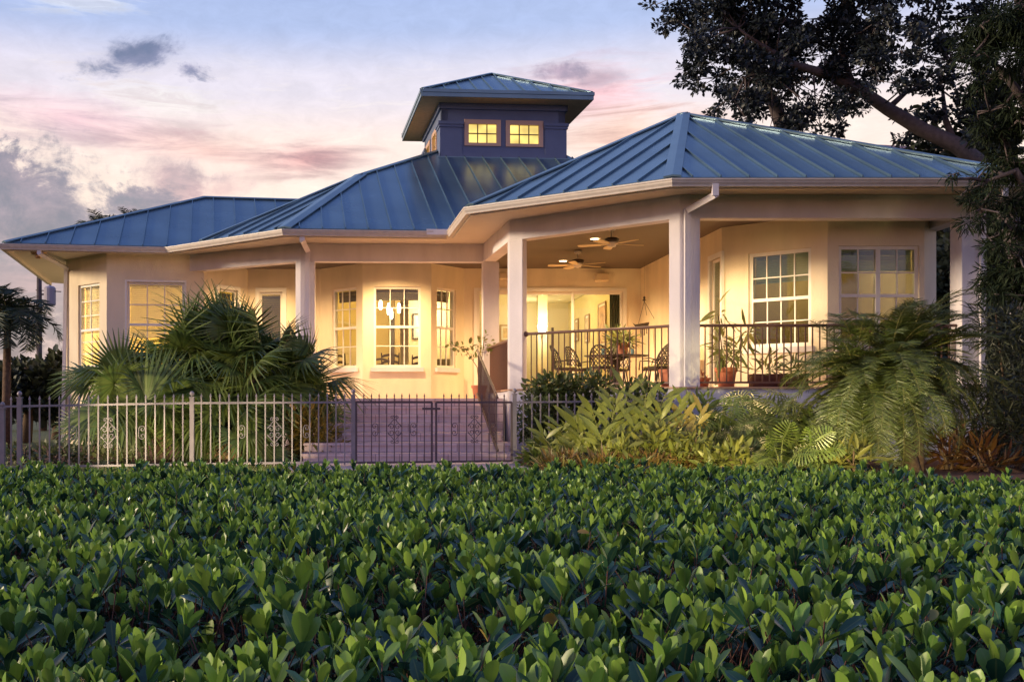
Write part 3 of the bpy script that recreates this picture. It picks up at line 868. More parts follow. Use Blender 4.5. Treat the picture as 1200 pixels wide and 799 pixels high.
def cwin(p0, p1, op):
    f = pl_frame(p0, p1); s0, s1, za, zb = op; mb = MB(); g = MB(); c = .085
    lbox(mb, f, s0 - .03, s0 + c, za - .03, zb + .03, -.03, .08); lbox(mb, f, s1 - c, s1 + .03, za - .03, zb + .03, -.03, .08)
    lbox(mb, f, s0 + c, s1 - c, zb - c, zb + .03, -.03, .08); lbox(mb, f, s0 + c, s1 - c, za - .03, za + c * .6, -.03, .08)
    w = mb.build('window_frame', FRC, cupola)
    m2 = MB()
    for k in (1, 2):
        x = s0 + c + (s1 - s0 - 2 * c) * k / 3; lbox(m2, f, x - .014, x + .014, za + .05, zb - c, .03, .06)
    z = (za + zb) / 2 - .01; lbox(m2, f, s0 + c, s1 - c, z - .014, z + .014, .032, .058)
    m2.build('muntin', MUN, cupola)
    lbox(g, f, s0 + c, s1 - c, za + c * .6, zb - c, .062, .07); g.build('window_pane', LITPANE, cupola)
for o_ in opf: cwin(fl, frt, o_)
for o_ in ops_side: cwin(bl, fl, o_)
ov = .58
el, er, ebr, ebl = cp(-ov, -ov), cp(CW + ov, -ov), cp(CW + ov, CD + ov), cp(-ov, CD + ov)
apx = cp(CW / 2, CD / 2); APX = Vector((apx.x, apx.y, ZKg + 1.17))
ZEs = ZE; ZE = ZKg
mb = MB()
for a, b in ((el, er), (ebl, el), (er, ebr), (ebr, ebl)):
    roof_face(mb, [v3(a, ZKg), v3(b, ZKg), APX], to_plane(a, b, APX), .42, .2)
for a, b, c in ((el, er, ebl), (er, ebr, el), (ebl, el, ebr), (ebr, ebl, er)):
    hip_cap(mb, v3(a, ZKg), APX, v3(b, ZKg), v3(c, ZKg), .07, .04)
mb.build('cupola_roof', ROOFM, cupola)
ZE = ZEs
mb = MB(); mb.sweep([v3(p, ZKg) for p in (el, er, ebr, ebl, el)], [(-.03, .015), (.05, .015), (.05, -.07), (.03, -.08), (.03, -.18), (-.03, -.18)]); mb.build('cupola_fascia', CAPM, cupola)
mb = MB(); mb.prism([tuple(el), tuple(er), tuple(ebr), tuple(ebl)], ZKe - .004, ZKe + .03); mb.build('cupola_soffit', CUPS, cupola)
# base flashing
mb = MB(); f = pl_frame(fl, frt); lbox(mb, f, -.1, CW + .1, ZK + .02, ZK + .10, -.09, -.004); mb.build('flashing', CAPM, cupola)

# ------------------------------------------------------------------ interior
def iwall(pts, z0, z1, m, name='interior_wall'):
    mb = MB(); mb.prism(pts, z0, z1); return H(mb, name, m)
ZI = ZC - .02
iwall([(-3.0, 27.25), (-1.35, 27.25), (-.2, 26.15), (1.25, 26.15), (2.2, 27.2), (6.4, 27.15), (6.4, 35.6), (-3.0, 35.6)], ZI - .03, ZI, INC, 'interior_ceiling')
iwall([(-3.0, 27.25), (-1.35, 27.25), (-.2, 26.15), (1.25, 26.15), (2.2, 27.2), (6.4, 27.15), (6.4, 35.6), (-3.0, 35.6)], ZF - .04, ZF + .005, INF, 'interior_floor')
iwall([(-3.1, 31.0), (.55, 31.0), (.55, 31.15), (-3.1, 31.15)], ZF, ZI - .03, INW)             # dining back wall
iwall([(.95, 30.6), (2.55, 30.6), (2.55, 30.75), (.95, 30.75)], ZF, ZI - .03, INC)          # white wall with the picture
iwall([(.55, 30.3), (.70, 30.3), (.70, 31.15), (.55, 31.15)], ZF, ZI - .03, mat('interior_tan_post', (.5, .36, .15), .7))
iwall([(.42, 30.28), (.54, 30.28), (.54, 30.4), (.42, 30.4)], ZF, ZF + 2.3, DARKW, 'door_jamb')
iwall([(-3.1, 27.3), (-2.95, 27.3), (-2.95, 31), (-3.1, 31)], ZF, ZI - .03, INW)
iwall([(2.40, 27.3), (2.55, 27.3), (2.55, 30.6), (2.40, 30.6)], ZF, ZI - .03, INC)
iwall([(6.42, 27.15), (6.6, 27.15), (6.6, 35.7), (6.42, 35.7)], ZF, ZI - .03, INW)
iwall([(-3.1, 35.5), (6.6, 35.5), (6.6, 35.7), (-3.1, 35.7)], ZF, ZI - .03, INC)
iwall([(2.6, 32.4), (4.55, 32.4), (4.55, 32.6), (2.6, 32.6)], ZF, ZI - .03, INC)
iwall([(4.93, 32.38), (5.22, 32.38), (5.22, 32.6), (4.93, 32.6)], ZF, ZI - .03, INC)
iwall([(5.70, 34.5), (5.77, 34.5), (5.77, 34.6), (5.70, 34.6)], ZF, ZF + 2.2, DARKW, 'door_jamb')
iwall([(-1.9, 30.93), (-.3, 30.93), (-.3, 30.97), (-1.9, 30.97)], ZF, ZF + 1.4, INC, 'niche_panel')
# arch over the panel
mb = MB(); n = 14
for k in range(n):
    a0, a1 = math.pi * k / n, math.pi * (k + 1) / n
    c0 = Vector((-1.1 - .9 * math.cos(a0), 30.9, ZF + 1.35 + .75 * math.sin(a0))); c1 = Vector((-1.1 - .9 * math.cos(a1), 30.9, ZF + 1.35 + .75 * math.sin(a1)))
    mb.bar(c0, c1, .07, .05, up=(0, 1, 0))
H(mb, 'arch_trim', INC)
# dim room behind the right-hand windows
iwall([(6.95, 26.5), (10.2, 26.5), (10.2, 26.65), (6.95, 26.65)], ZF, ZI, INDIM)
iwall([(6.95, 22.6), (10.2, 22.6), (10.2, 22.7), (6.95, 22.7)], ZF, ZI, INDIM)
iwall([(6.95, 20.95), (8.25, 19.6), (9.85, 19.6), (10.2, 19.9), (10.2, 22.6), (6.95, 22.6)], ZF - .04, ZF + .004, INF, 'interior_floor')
# room behind the blinds of the left wing
iwall([(-7.5, 30.0), (-3.2, 30.0), (-3.2, 30.1), (-7.5, 30.1)], ZL, ZC, INW)
iwall([(-7.45, 26.85), (-6.3, 25.75), (-4.3, 26.0), (-3.4, 27.3), (-3.4, 30), (-7.45, 30)], ZL - .05, ZL, INF, 'interior_floor')
iwall([(-3.4, 27.25), (-3.2, 27.25), (-3.2, 30), (-3.4, 30)], ZL, ZC, INW)
# ------------------------------------------------------------------ ground
GRASS = mat('lawn_soil_green', (.075, .095, .03), .95, var=.3, vscale=5, bump=.5, bscale=60)
MULCH = mat('red_brown_mulch', (.10, .038, .022), .95, var=.45, vscale=28, bump=1.0, bscale=90)
SOIL = mat('dark_soil', (.03, .022, .015), 1.0, var=.4, vscale=12)
PATHM = mat('pink_path_paver', (.46, .35, .34), .85, var=.12, vscale=5, bump=.2, bscale=60)
mb = MB(); n = 40
g = [(-900, -300), (900, -300), (900, 1500), (-900, 1500)]
mb.add([(x, y, 0) for x, y in g], [(0, 1, 2, 3)]); tag(mb.build('ground', GRASS), kind='structure')
mb = MB(); mb.prism([(-12, 15.9), (-2.6, 16.6), (-1.35, 17.2), (-1.35, 24), (-12, 26)], -.05, .015); tag(mb.build('mulch_bed', MULCH), kind='structure')
mb = MB(); mb.prism([(2.40, 17.4), (3.2, 13.9), (6, 12.6), (9.4, 12.2), (13, 13.2), (14, 20), (10.5, 20), (10.3, 18.3), (2.7, 20.8), (2.4, 19.5)], -.05, .02); tag(mb.build('mulch_bed', MULCH), kind='structure')
mb = MB(); mb.prism([(-1.3, 15.1), (2.25, 15.0), (2.3, 17.6), (-1.3, 17.6)], -.05, .03); tag(mb.build('garden_path', PATHM), kind='structure')
mb = MB(); mb.prism([(-7, .6), (10, .6), (10, 7.8), (4.9, 10.4), (-7, 10.4)], -.05, .012); tag(mb.build('hedge_bed', SOIL), kind='structure')

# ------------------------------------------------------------------ iron fence and gates
FEN = mat('grey_white_fence_paint', (.235, .205, .225), .5, var=.14, vscale=8)
GATEM = mat('shaded_gate_paint', (.10, .065, .075), .5)  # fence paint darkened in colour for gates standing unlit
FA = Vector((xat(3, 14.8), 14.8)); FP0 = Vector((xat(23, 14.9), 14.9)); FP1 = Vector((xat(225, 15.65), 15.65)); FP2 = Vector((xat(414, 16.3), 16.3)); FP3 = Vector((xat(603, 16.9), 16.9)); FP4 = Vector((xat(790, 17.5), 17.5))
ZT, ZBT = 1.0, .09
def spiral(c, r, turns, a0, sgn, ax, n=22):
    """curl in the plane spanned by ax (plan direction) and z"""
    pts = []
    for i in range(n):
        f = i / (n - 1); a = a0 + sgn * f * turns * 2 * math.pi; rr = r * (1 - .82 * f)
        pts.append(Vector((c[0] + ax.x * rr * math.cos(a), c[1] + ax.y * rr * math.cos(a), c[2] + rr * math.sin(a))))
    return pts
def scroll_ornament(mb, c, u, h=.40, w=.105, r=.0055):
    """diamond of curls either side of a picket"""
    off = Vector((-u.y, u.x)) * 0
    cz = c.z
    for s in (-1, 1):
        ax = u * s
        for k in (-1, 1):
            # outer curl at the tip, straight to the waist, inner curl
            tip = spiral((c.x + ax.x * .038, c.y + ax.y * .038, cz + k * h * .46), .032, 1.1, math.pi if k > 0 else math.pi, -k, ax)
            A = Vector((c.x + ax.x * .012, c.y + ax.y * .012, cz + k * h * .40)); B = Vector((c.x + ax.x * w, c.y + ax.y * w, cz + k * h * .12))
            inn = spiral((c.x + ax.x * .052, c.y + ax.y * .052, cz + k * h * .11), .053, 1.25, 0, k, ax)
            mb.tube(tip, r, 5); mb.tube([A, B], r, 5); mb.tube(inn, r, 5)
def half_scroll(mb, c, u, s, r=.0055):
    ax = u * s
    for k in (-1, 1):
        mb.tube(spiral((c.x + ax.x * .05, c.y + ax.y * .05, c.z + k * .052), .05, 1.25, math.pi * .0 + (0 if s else 0), k, ax), r, 5)
    pts = [Vector((c.x + ax.x * (.10 - .0 * 0), c.y + ax.y * .10, c.z + z)) for z in (-.05, 0, .05)]
    mb.tube(pts, r, 5)
def picket(mb, p, z0, z1, w=.019):
    mb.bar((p.x, p.y, z0), (p.x, p.y, z1 - .055), w)
    x, y = p
    mb.add([(x - w * .85, y - w * .85, z1 - .055), (x + w * .85, y - w * .85, z1 - .055), (x + w * .85, y + w * .85, z1 - .055), (x - w * .85, y + w * .85, z1 - .055), (x, y, z1)],
           [(0, 3, 2, 1), (0, 1, 4), (1, 2, 4), (2, 3, 4), (3, 0, 4)])
def fpost(p, par, base, top=1.06, w=.062, m=None):
    mb = MB(); mb.bar((p.x, p.y, -.05), (p.x, p.y, top), w); mb.box(p.x - .04, p.x + .04, p.y - .04, p.y + .04, top, top + .018)
    o = mb.build('post', m or FEN); o.parent = par; o.location = -base
    mb = MB(); mb.lathe((p.x, p.y, top + .016), [(.012, 0), (.016, .015), (.034, .035), (.036, .052), (.024, .076), (.004, .086)], 12)
    k = mb.build('finial', m or FEN, o, smooth=True)
    return o
def fence_panel(par, base, a, b, n, z_t0=ZT, z_t1=ZT, orn=True, m=None):
    m = m or FEN; u = (b - a).normalized(); mb = MB(); L = (b - a).length
    mb.bar((a.x, a.y, z_t0), (b.x, b.y, z_t1), .03, .03); mb.bar((a.x, a.y, ZBT), (b.x, b.y, ZBT), .03, .03)
    for i in range(1, n):
        f = i / n; p = a + (b - a) * f; picket(mb, p, ZBT - .05, z_t0 + (z_t1 - z_t0) * f + .145)
    o = mb.build('picket_panel', m); o.parent = par; o.location = -base
    if orn:
        c = (n + 1) // 2; zc = .56
        p = a + (b - a) * c / n - Vector((-u.y, u.x)) * .016; ornament(par, base, m, lambda q: scroll_ornament(q, Vector((p.x, p.y, zc)), u))
        q1 = a + (b - a) * (c - 4) / n; q2 = a + (b - a) * (c + 4) / n
        ornament(par, base, m, lambda q: half_scroll(q, Vector((q1.x, q1.y, zc)), u, 1)); ornament(par, base, m, lambda q: half_scroll(q, Vector((q2.x, q2.y, zc)), u, -1))
def ornament(par, base, m, fn):
    q = MB(); fn(q); o = q.build('scroll_ornament', m); o.parent = par; o.location = -base
fence = tag(empty('iron_fence', v3(FP1, 0)), 'pale grey spear-topped iron fence in front of the fan palms', 'fence')
B = v3(FP1, 0)
fence_panel(fence, B, FA - Vector((1.9, .5)), FA, 14, .93, .93, False); fence_panel(fence, B, FA, FP0, 2, .935, .94, False); fence_panel(fence, B, FP0, FP1, 18, .94, .985); fence_panel(fence, B, FP1, FP2, 18, .985, 1.0)
for p, t in ((FA, .90), (FP0, 1.05), (FP1, 1.06), (FP2, 1.10)): fpost(p, fence, B, t)
fence2 = tag(empty('iron_fence', v3(FP3, 0)), 'short iron fence run half buried in shrubs right of the stairs', 'fence')
B = v3(FP3, 0)
fence_panel(fence2, B, FP3, FP4, 19, 1.0, 1.03, False); fpost(FP3, fence2, B, 1.12)
def gate(a, b, label, n, latch_right):
    base = v3(a, 0); g_ = tag(empty('garden_gate', base), label, 'gate', 'gates at the foot of the stairs')
    u = (b - a).normalized(); mb = MB()
    mb.bar((a.x, a.y, .06), (a.x, a.y, 1.0), .032); mb.bar((b.x, b.y, .06), (b.x, b.y, 1.0), .032)
    mb.bar((a.x, a.y, 1.0), (b.x, b.y, 1.0), .032); mb.bar((a.x, a.y, .075), (b.x, b.y, .075), .032)
    o = mb.build('gate_frame', GATEM); o.parent = g_; o.location = -base
    mb = MB()
    for i in range(1, n):
        picket(mb, a + (b - a) * i / n, .08, 1.145, .016)
    o = mb.build('picket_panel', GATEM); o.parent = g_; o.location = -base
    c = n // 2; p = a + (b - a) * c / n - Vector((-u.y, u.x)) * .016; ornament(g_, base, GATEM, lambda q: scroll_ornament(q, Vector((p.x, p.y, .58)), u, .40, .10))
    q1 = a + (b - a) * (c - 3) / n; ornament(g_, base, GATEM, lambda q: half_scroll(q, Vector((q1.x, q1.y, .58)), u, 1, .006))
    q2 = a + (b - a) * (c + 3) / n; ornament(g_, base, GATEM, lambda q: half_scroll(q, Vector((q2.x, q2.y, .58)), u, -1, .006))
    if latch_right:
        mb = MB(); mb.bar((b.x - .15, b.y - .03, .90), (b.x + .13, b.y - .015, .90), .035)
        o = mb.build('latch', GATEM); o.parent = g_; o.location = -base
gu = (FP3 - FP2).normalized()
gm = FP2 + gu * ((ray_line(507.5, FP2, FP3)))
gate(FP2 + gu * .045, gm - gu * .02, 'shade-darkened iron gate leaf with the sliding latch, hinged on the fence post', 10, True)
gate(gm + gu * .05, FP3 - gu * .05, 'shade-darkened iron gate leaf without a latch, in front of the stair rail', 10, False)

# ------------------------------------------------------------------ porch fittings
FANW = mat('fan_white', (.72, .66, .58), .5); FAND = mat('fan_dark_band', (.06, .035, .025), .4); FANB = mat('fan_blade_cream', (.78, .62, .36), .5)
DL = emit_mat('lit_downlight', (1.0, .78, .42), 14.0)
def px_on_ceiling(px, py): d = (ZC - EYE) * FOC / (PY0 - py); return Vector((xat(px, d), d, ZC))
def ceiling_fan(px, py_mount, rot, label, k=1.0):
    c = px_on_ceiling(px, py_mount); f = tag(empty('ceiling_fan', c), label, 'ceiling fan', 'ceiling fans on the porch')
    mb = MB(); mb.lathe((0, 0, -.075), [(.02, 0), (.075, .03), (.08, .072)], 16); mb.tube([(0, 0, -.07), (0, 0, -.2)], .014, 8); mb.build('downrod', FANW, f, smooth=True)
    mb = MB(); mb.lathe((0, 0, -.28), [(.05, 0), (.135, .02), (.145, .055), (.10, .085), (.03, .095)], 20); mb.build('motor_band', FAND, f, smooth=True)
    mb = MB(); mb.lathe((0, 0, -.38), [(.02, 0), (.075, .015), (.085, .05), (.12, .07), (.13, .10)], 20); mb.build('motor', FANW, f, smooth=True)
    for i in range(5):
        a = rot + i * 2 * math.pi / 5; u = Vector((math.cos(a), math.sin(a), 0)); w = Vector((-math.sin(a), math.cos(a), .14)).normalized()
        mb = MB(); z = Vector((0, 0, -.325))
        st = [(.10, .02), (.2, .03), (.24, .065), (.5, .078), (.62, .075), (.66, .05)]
        vs = []
        for r, h in st:
            p = z + u * r; vs += [p - w * h, p + w * h, p + w * h + Vector((0, 0, .012)), p - w * h + Vector((0, 0, .012))]
        fs = []
        for j in range(len(st) - 1):
            for q in range(4): fs.append((j * 4 + q, j * 4 + (q + 1) % 4, (j + 1) * 4 + (q + 1) % 4, (j + 1) * 4 + q))
        fs += [(3, 2, 1, 0), tuple(range(len(st) * 4 - 4, len(st) * 4))]
        mb.add(vs, fs); mb.build('blade', FANB, f)
ceiling_fan(717, 267, .25, 'cream ceiling fan nearer the porch edge, upper of the two')
ceiling_fan(677, 294, .55, 'cream ceiling fan farther in, above the loudspeaker side of the dining set')
def downlight(px, py, label, power):
    c = px_on_ceiling(px, py); t = tag(empty('recessed_light', c), label, 'ceiling light', 'lit recessed lights in the porch ceiling')
    mb = MB(); mb.lathe((0, 0, -.012), [(.09, 0), (.115, .004), (.12, .012)], 20); mb.build('trim_ring', FANW, t)
    mb = MB(); mb.lathe((0, 0, -.016), [(.075, 0), (.085, .004)], 20); mb.build('bulb_lens', DL, t)
    l = bpy.data.lights.new('downlight', 'SPOT'); l.energy = power; l.color = (1, .67, .30); l.spot_size = R(150); l.spot_blend = .8; l.shadow_soft_size = .07
    o = bpy.data.objects.new('downlight', l); COL.objects.link(o); o.parent = t; o.location = (0, 0, -.05)
DP = 780
downlight(697, 279.5, 'lit recessed ceiling light beside the nearer fan', DP)
downlight(660, 305.5, 'lit recessed ceiling light beside the farther fan', DP)
def added_dl(x, y, power, label):   # unseen fittings added along the ceiling to light the porch
    t = tag(empty('recessed_light', (x, y, ZC)), label, 'ceiling light', 'lit recessed lights in the porch ceiling')
    mb = MB(); mb.lathe((0, 0, -.012), [(.09, 0), (.115, .004), (.12, .012)], 20); mb.build('trim_ring', FANW, t)
    mb = MB(); mb.lathe((0, 0, -.016), [(.075, 0), (.085, .004)], 20); mb.build('bulb_lens', DL, t)
    l = bpy.data.lights.new('downlight', 'SPOT'); l.energy = power; l.color = (1, .67, .30); l.spot_size = R(150); l.spot_blend = .8; l.shadow_soft_size = .07
    o = bpy.data.objects.new('downlight', l); COL.objects.link(o); o.parent = t; o.location = (0, 0, -.05)
added_dl(.4, 24.75, 680, 'added recessed light hidden by the beam before the bay windows'); added_dl(-2.6, 25.7, 380, 'added recessed light hidden by the beam of the left porch'); added_dl(6.0, 19.3, 330, 'added recessed light hidden by the corner column')

SPK = mat('cream_speaker', (.70, .58, .40), .6)
def speaker(px0, px1, py0, py1, d, label):
    t = tag(empty('wall_speaker', at((px0 + px1) / 2, py1, d)), label, 'loudspeaker', 'loudspeakers high on the porch wall')
    w = (px1 - px0) / FOC * d; h = (py1 - py0) / FOC * d
    mb = MB(); mb.box(-w / 2, w / 2, -.10, .10, 0, h); mb.build('cabinet', SPK, t, bevel=.02)
    mb = MB(); mb.box(-w / 2 + .02, w / 2 - .02, -.114, -.101, .02, h - .02); mb.build('grille', mat('speaker_grille', (.62, .50, .34), .9), t, bevel=.004)
    mb = MB(); mb.box(-.03, .03, .09, .24, h * .4, h * .6); mb.box(-w / 2 - .03, -w / 2 - .002, -.03, .03, h * .3, h * .7); mb.build('bracket', FANW, t)
speaker(697, 713, 320.5, 329.5, 26.68, 'small cream loudspeaker right of the fans, above the sliding doors')
speaker(585.5, 596, 319.5, 327.5, 26.66, 'small cream loudspeaker between the two porch columns')

# wind chime with a fish-shaped sail
t = tag(empty('wind_chime', at(755, 350, 25.6)), 'dark wind chime hanging by cords at the porch corner', 'wind chime')
o0 = at(755, 350, 25.6)
CH = mat('dark_chime_metal', (.05, .035, .03), .5)
mb = MB(); mb.lathe((0, 0, -.06), [(.01, 0), (.05, .02), (.02, .05), (.03, .09), (.01, .12)], 8)
mb.tube([(0, 0, .05), (0, 0, 1.0)], .002, 4)
mb.tube([(0, 0, -.06), (.06, 0, -.4)], .006, 5); mb.tube([(0, 0, -.06), (.28, 0, -.55)], .006, 5); mb.tube([(0, 0, -.06), (-.14, 0, -.6)], .006, 5)
mb.build('cord', CH, t)
mb = MB(); mb.add([(-.22, -.02, -.62), (.12, -.02, -.56), (.10, .0, -.66), (-.20, .0, -.70), (-.22, .03, -.62), (.12, .03, -.56), (-.28, 0, -.58)],
                  [(0, 1, 2, 3), (4, 3, 2, 5), (0, 4, 5, 1), (0, 3, 6), (4, 6, 3), (0, 6, 4)])
mb.tube([(0, 0, -.66), (0, 0, -.88)], .014, 6); mb.tube([(.06, 0, -.66), (.06, 0, -.84)], .012, 6); mb.tube([(-.08, 0, -.68), (-.08, 0, -.92)], .012, 6)
mb.build('chime_bars', CH, t)
# light-switch / thermostat on the wall is too small to read; house lamp on the wing corner
FL = tag(empty('floodlight', at(45, 303, 25.0)), 'twin floodlight under the eave at the far left corner', 'floodlight')
BR = mat('brass_lamp', (.62, .40, .22), .4, metal=.5)
mb = MB(); mb.lathe((0, 0, .0), [(.055, 0), (.075, .01), (.08, .07), (.06, .11)], 14); mb.tube([(0, 0, .1), (.02, .0, .2)], .025, 8); mb.tube([(.02, 0, .19), (.05, .1, ZS - at(45, 303, 25).z)], .02, 6); mb.build('junction_box', BR, FL, smooth=True)
mb = MB(); mb.tube([(.03, -.02, .15), (.12, -.08, .17), (.20, -.13, .16)], [.03, .05, .075], 12); mb.build('lamp_head', BR, FL, smooth=True)
mb = MB(); mb.tube([(0, -.02, .13), (-.04, -.10, .14), (-.06, -.18, .13)], [.03, .05, .07], 12); mb.build('lamp_head', BR, FL, smooth=True)

# ------------------------------------------------------------------ porch furniture
IRON = mat('dark_cast_metal', (.035, .028, .022), .45, metal=.3)
CUSH = mat('olive_seat_cushion', (.32, .30, .14), .9)
TERRA = mat('terracotta', (.42, .14, .07), .75, var=.12, vscale=9)
def patio_chair(loc, rz, label, tall=1.0):
    t = tag(empty('patio_chair', loc, rz), label, 'chair', 'cast metal chairs round the porch table')
    # seat faces local -y (towards the table), back at +y
    mb = MB(); mb.lathe((0, 0, .415), [(.20, 0), (.235, .01), (.235, .03), (.20, .035)], 18); mb.build('seat', IRON, t)
    mb = MB(); mb.lathe((0, -.01, .452), [(.18, 0), (.21, .015), (.20, .045), (.14, .055)], 18); mb.build('seat_cushion', CUSH, t, smooth=True)
    # arched lattice back
    mb = MB(); hb = .50 * tall
    def bp(s, h):   # s across -1..1, h 0..1: curved wrap-round back
        a = s * 1.05; return Vector((.27 * math.sin(a), .10 + .15 * math.cos(a) + .16 * h * h * .6, .44 + h * hb))
    rim = [bp(-1, 0)] + [bp(-math.cos(k / 16 * math.pi) * 1.0, .12 + .88 * math.sin(k / 16 * math.pi)) for k in range(17)] + [bp(1, 0)]
    mb.tube(rim, .014, 6); mb.tube([bp(-1, .02), bp(-.5, .02), bp(0, .02), bp(.5, .02), bp(1, .02)], .012, 6)
    mb.build('back_frame', IRON, t, smooth=True)
    mb = MB()
    def inside(s, h): return h < .12 + .88 * math.sqrt(max(0, 1 - s * s)) + .01
    for sg in (-1, 1):
        for k in range(-5, 6):
            pts = []
            for i in range(13):
                h = i / 12; s = k * .30 + sg * (h - .5) * 1.5
                if abs(s) < .98 and inside(s, h): pts.append(bp(s, max(.02, h)))
            if len(pts) > 1: mb.tube(pts, .009, 4)
    mb.build('back_lattice', IRON, t)
    for sx in (-1, 1):
        mb = MB(); mb.tube([bp(sx * .98, .32), Vector((sx * .30, .02, .64)), Vector((sx * .29, -.16, .63)), Vector((sx * .25, -.2, .44))], .013, 6); mb.build('armrest', IRON, t, smooth=True)
        for sy in (-1, 1):
            mb = MB(); mb.tube([(sx * .17, sy * .15, .42), (sx * .20, sy * .19, .2), (sx * .23, sy * .23, 0)], [.016, .014, .016], 6); mb.build('leg', IRON, t)
    return t
TC = (5.05, 22.4)
def on_table(dx, dy): return (TC[0] + dx, TC[1] + dy, ZF)
tb = tag(empty('patio_table', (TC[0], TC[1], ZF)), 'round dark cast metal dining table set with glasses on the porch', 'table')
mb = MB(); mb.lathe((0, 0, .70), [(.62, 0), (.66, .01), (.66, .03), (.60, .035)], 32); mb.build('tabletop', IRON, tb)
mb = MB(); mb.lathe((0, 0, 0), [(.30, 0), (.30, .03), (.08, .06), (.06, .4), (.09, .6), (.3, .70)], 16); mb.build('pedestal', IRON, tb, smooth=True)
chairs = [(-1.02, .10, R(100), 'leftmost lattice-backed metal chair of the porch set', 1.0), (-.62, .62, R(140), 'second lattice-backed metal chair from the left, behind the first', 1.05),
          (-.42, -.78, R(-150 + 360 - 10), 'lattice-backed metal chair left of centre with its back to the garden', .9), (.25, .98, R(-170), 'tallest round-backed metal chair, facing the garden across the table', 1.3),
          (.72, -.62, R(-130 + 0), 'lattice-backed metal chair right of the round-backed one', 1.0), (.86, .30, R(-75), 'rightmost lattice-backed metal chair near the leaning harp shape', 1.05)]
for dx, dy, rz, lab, tl in chairs:
    # back should point away from the table centre
    a = math.atan2(dy, dx) - math.pi / 2
    patio_chair(on_table(dx, dy), a + random.Random(dx).uniform(-.25, .25), lab, tl)
for i, (dx, dy, r, h) in enumerate([(-.25, .1, .035, .14), (.3, -.2, .035, .12)]):
    mb = MB(); mb.lathe((0, 0, 0), [(r * .8, 0), (r, h * .3), (r, h), (r * .9, h)], 12)
    o = mb.build('drinking_glass', mat('blue_green_glass', (.10, .22, .26), .1)); o.location = on_table(dx, dy); o.location.z += .736
    tag(o, ['small blue-green glass on the table, left one', 'small blue-green glass on the table, right one'][i], 'glass', 'glasses on the porch table')
# leaning chair-like frame by the wall
t = tag(empty('folded_lounger', (6.25, 22.0, ZF)), 'thin folded lounge frame leaning at the right end of the dining set', 'lounger')
mb = MB(); mb.tube([(-.25, 0, 0), (-.05, .1, .45), (.15, .2, .95)], .014, 6); mb.tube([(-.30, -.35, 0), (-.08, -.3, .45), (.14, -.2, .95)], .014, 6); mb.tube([(.15, .2, .95), (.14, -.2, .95)], .014, 6)
mb.tube([(.10, .2, 0), (.15, .2, .95)], .012, 6); mb.build('frame', DARKW, t)
mb = MB(); mb.add([(-.2, -.0, .1), (-.22, -.34, .1), (-.08, -.28, .45), (-.05, .1, .45), (.14, -.2, .93), (.15, .2, .93)], [(0, 1, 2, 3), (3, 2, 4, 5)]); mb.build('sling', mat('tan_sling', (.45, .3, .13), .8), t)

# ------------------------------------------------------------------ plants in pots
def pot_prof(r, h): return [(r * .68, 0), (r * .72, .01), (r * .92, h * .78), (r * 1.04, h * .80), (r * 1.06, h), (r * .93, h), (r * .88, h * .9), (r * .2, h * .88)]
T_LANCE = leaf_tpl([(0, .0), (.15, .055), (.45, .085), (.75, .055), (1, 0)], .25, .22)
T_OVAL = leaf_tpl([(0, .0), (.25, .20), (.6, .24), (.85, .12), (1, 0)], .2, .12)
LEAFY = mat('potted_leaf', (.10, .14, .035), .45, island=.35, col2=(.22, .20, .06), trans=.25)
LEAFD = mat('dark_green_leaf', (.035, .065, .022), .4, island=.35, col2=(.06, .09, .03), trans=.2)
BARK = mat('brown_bark', (.13, .085, .055), .95, var=.3, vscale=14, bump=.6, bscale=30)
def leaf_cloud(centers, tpl, size, seed, up=.4, jit=.35):
    """centers: (pos, radii, count); leaves point outwards and up"""
    rng = np.random.default_rng(seed); parts = []
    for c, r, n in centers:
        c = np.array(c, float); r = np.array(r if hasattr(r, '__len__') else (r, r, r), float)
        q = nrm(rng.normal(size=(n, 3))); rad = rng.random((n, 1)) ** .45
        pos = c + q * r * rad
        d = q + np.array([0, 0, up]) + rng.normal(size=(n, 3)) * .55
        nn = rng.normal(size=(n, 3)) * .6 + np.array([0, -.25, .8])
        s = size * (1 + jit * rng.normal(size=n)).clip(.5, 1.7)
        parts.append(inst(*tpl, pos, d, nn, s))
    return join(parts)
def potted(loc, r, h, label, cents, tpl, size, seed, leafm, stems, up=.4, potm=None):
    t = tag(empty('potted_plant', loc), label, 'potted plant')
    mb = MB(); mb.lathe((0, 0, 0), pot_prof(r, h), 20); mb.build('pot', potm or TERRA, t, smooth=False)
    V, F, UVv = leaf_cloud(cents, tpl, size, seed, up); build_np('foliage', V, F, UVv, leafm, t)
    mb = MB()
    for s in stems: mb.tube(s, .012, 5)
    mb.build('stem', BARK, t)
    return t
potted((TC[0] + .15, TC[1] + .05, ZF + .736), .13, .26, 'bushy fern-like plant in a terracotta pot standing on the porch table',
       [((0, 0, .34), (.28, .28, .13), 160), ((0, 0, .26), (.12, .12, .1), 60)], T_LANCE, .20, 5, LEAFY, [[(0, 0, .2), (0, 0, .36)]], .3)
d = 19.25
potted((xat(851, d), d, ZF), .19, .36, 'tall thin branching plant in a large terracotta pot beside the narrow door',
       [((-.10, 0, 1.3), (.14, .14, .3), 26), ((-.08, 0, .75), (.16, .16, .35), 70), ((.42, 0, .98), (.2, .15, .16), 34), ((.2, 0, .7), (.2, .15, .2), 26), ((0, 0, .55), (.2, .2, .2), 30)], T_LANCE, .24, 7, LEAFY,
       [[(-.05, 0, .3), (-.09, 0, .8), (-.14, 0, 1.3)], [(.05, 0, .3), (.2, 0, .62), (.42, 0, 1.0)], [(.0, 0, .3), (.03, 0, .7)]], -.2)
d = 18.95
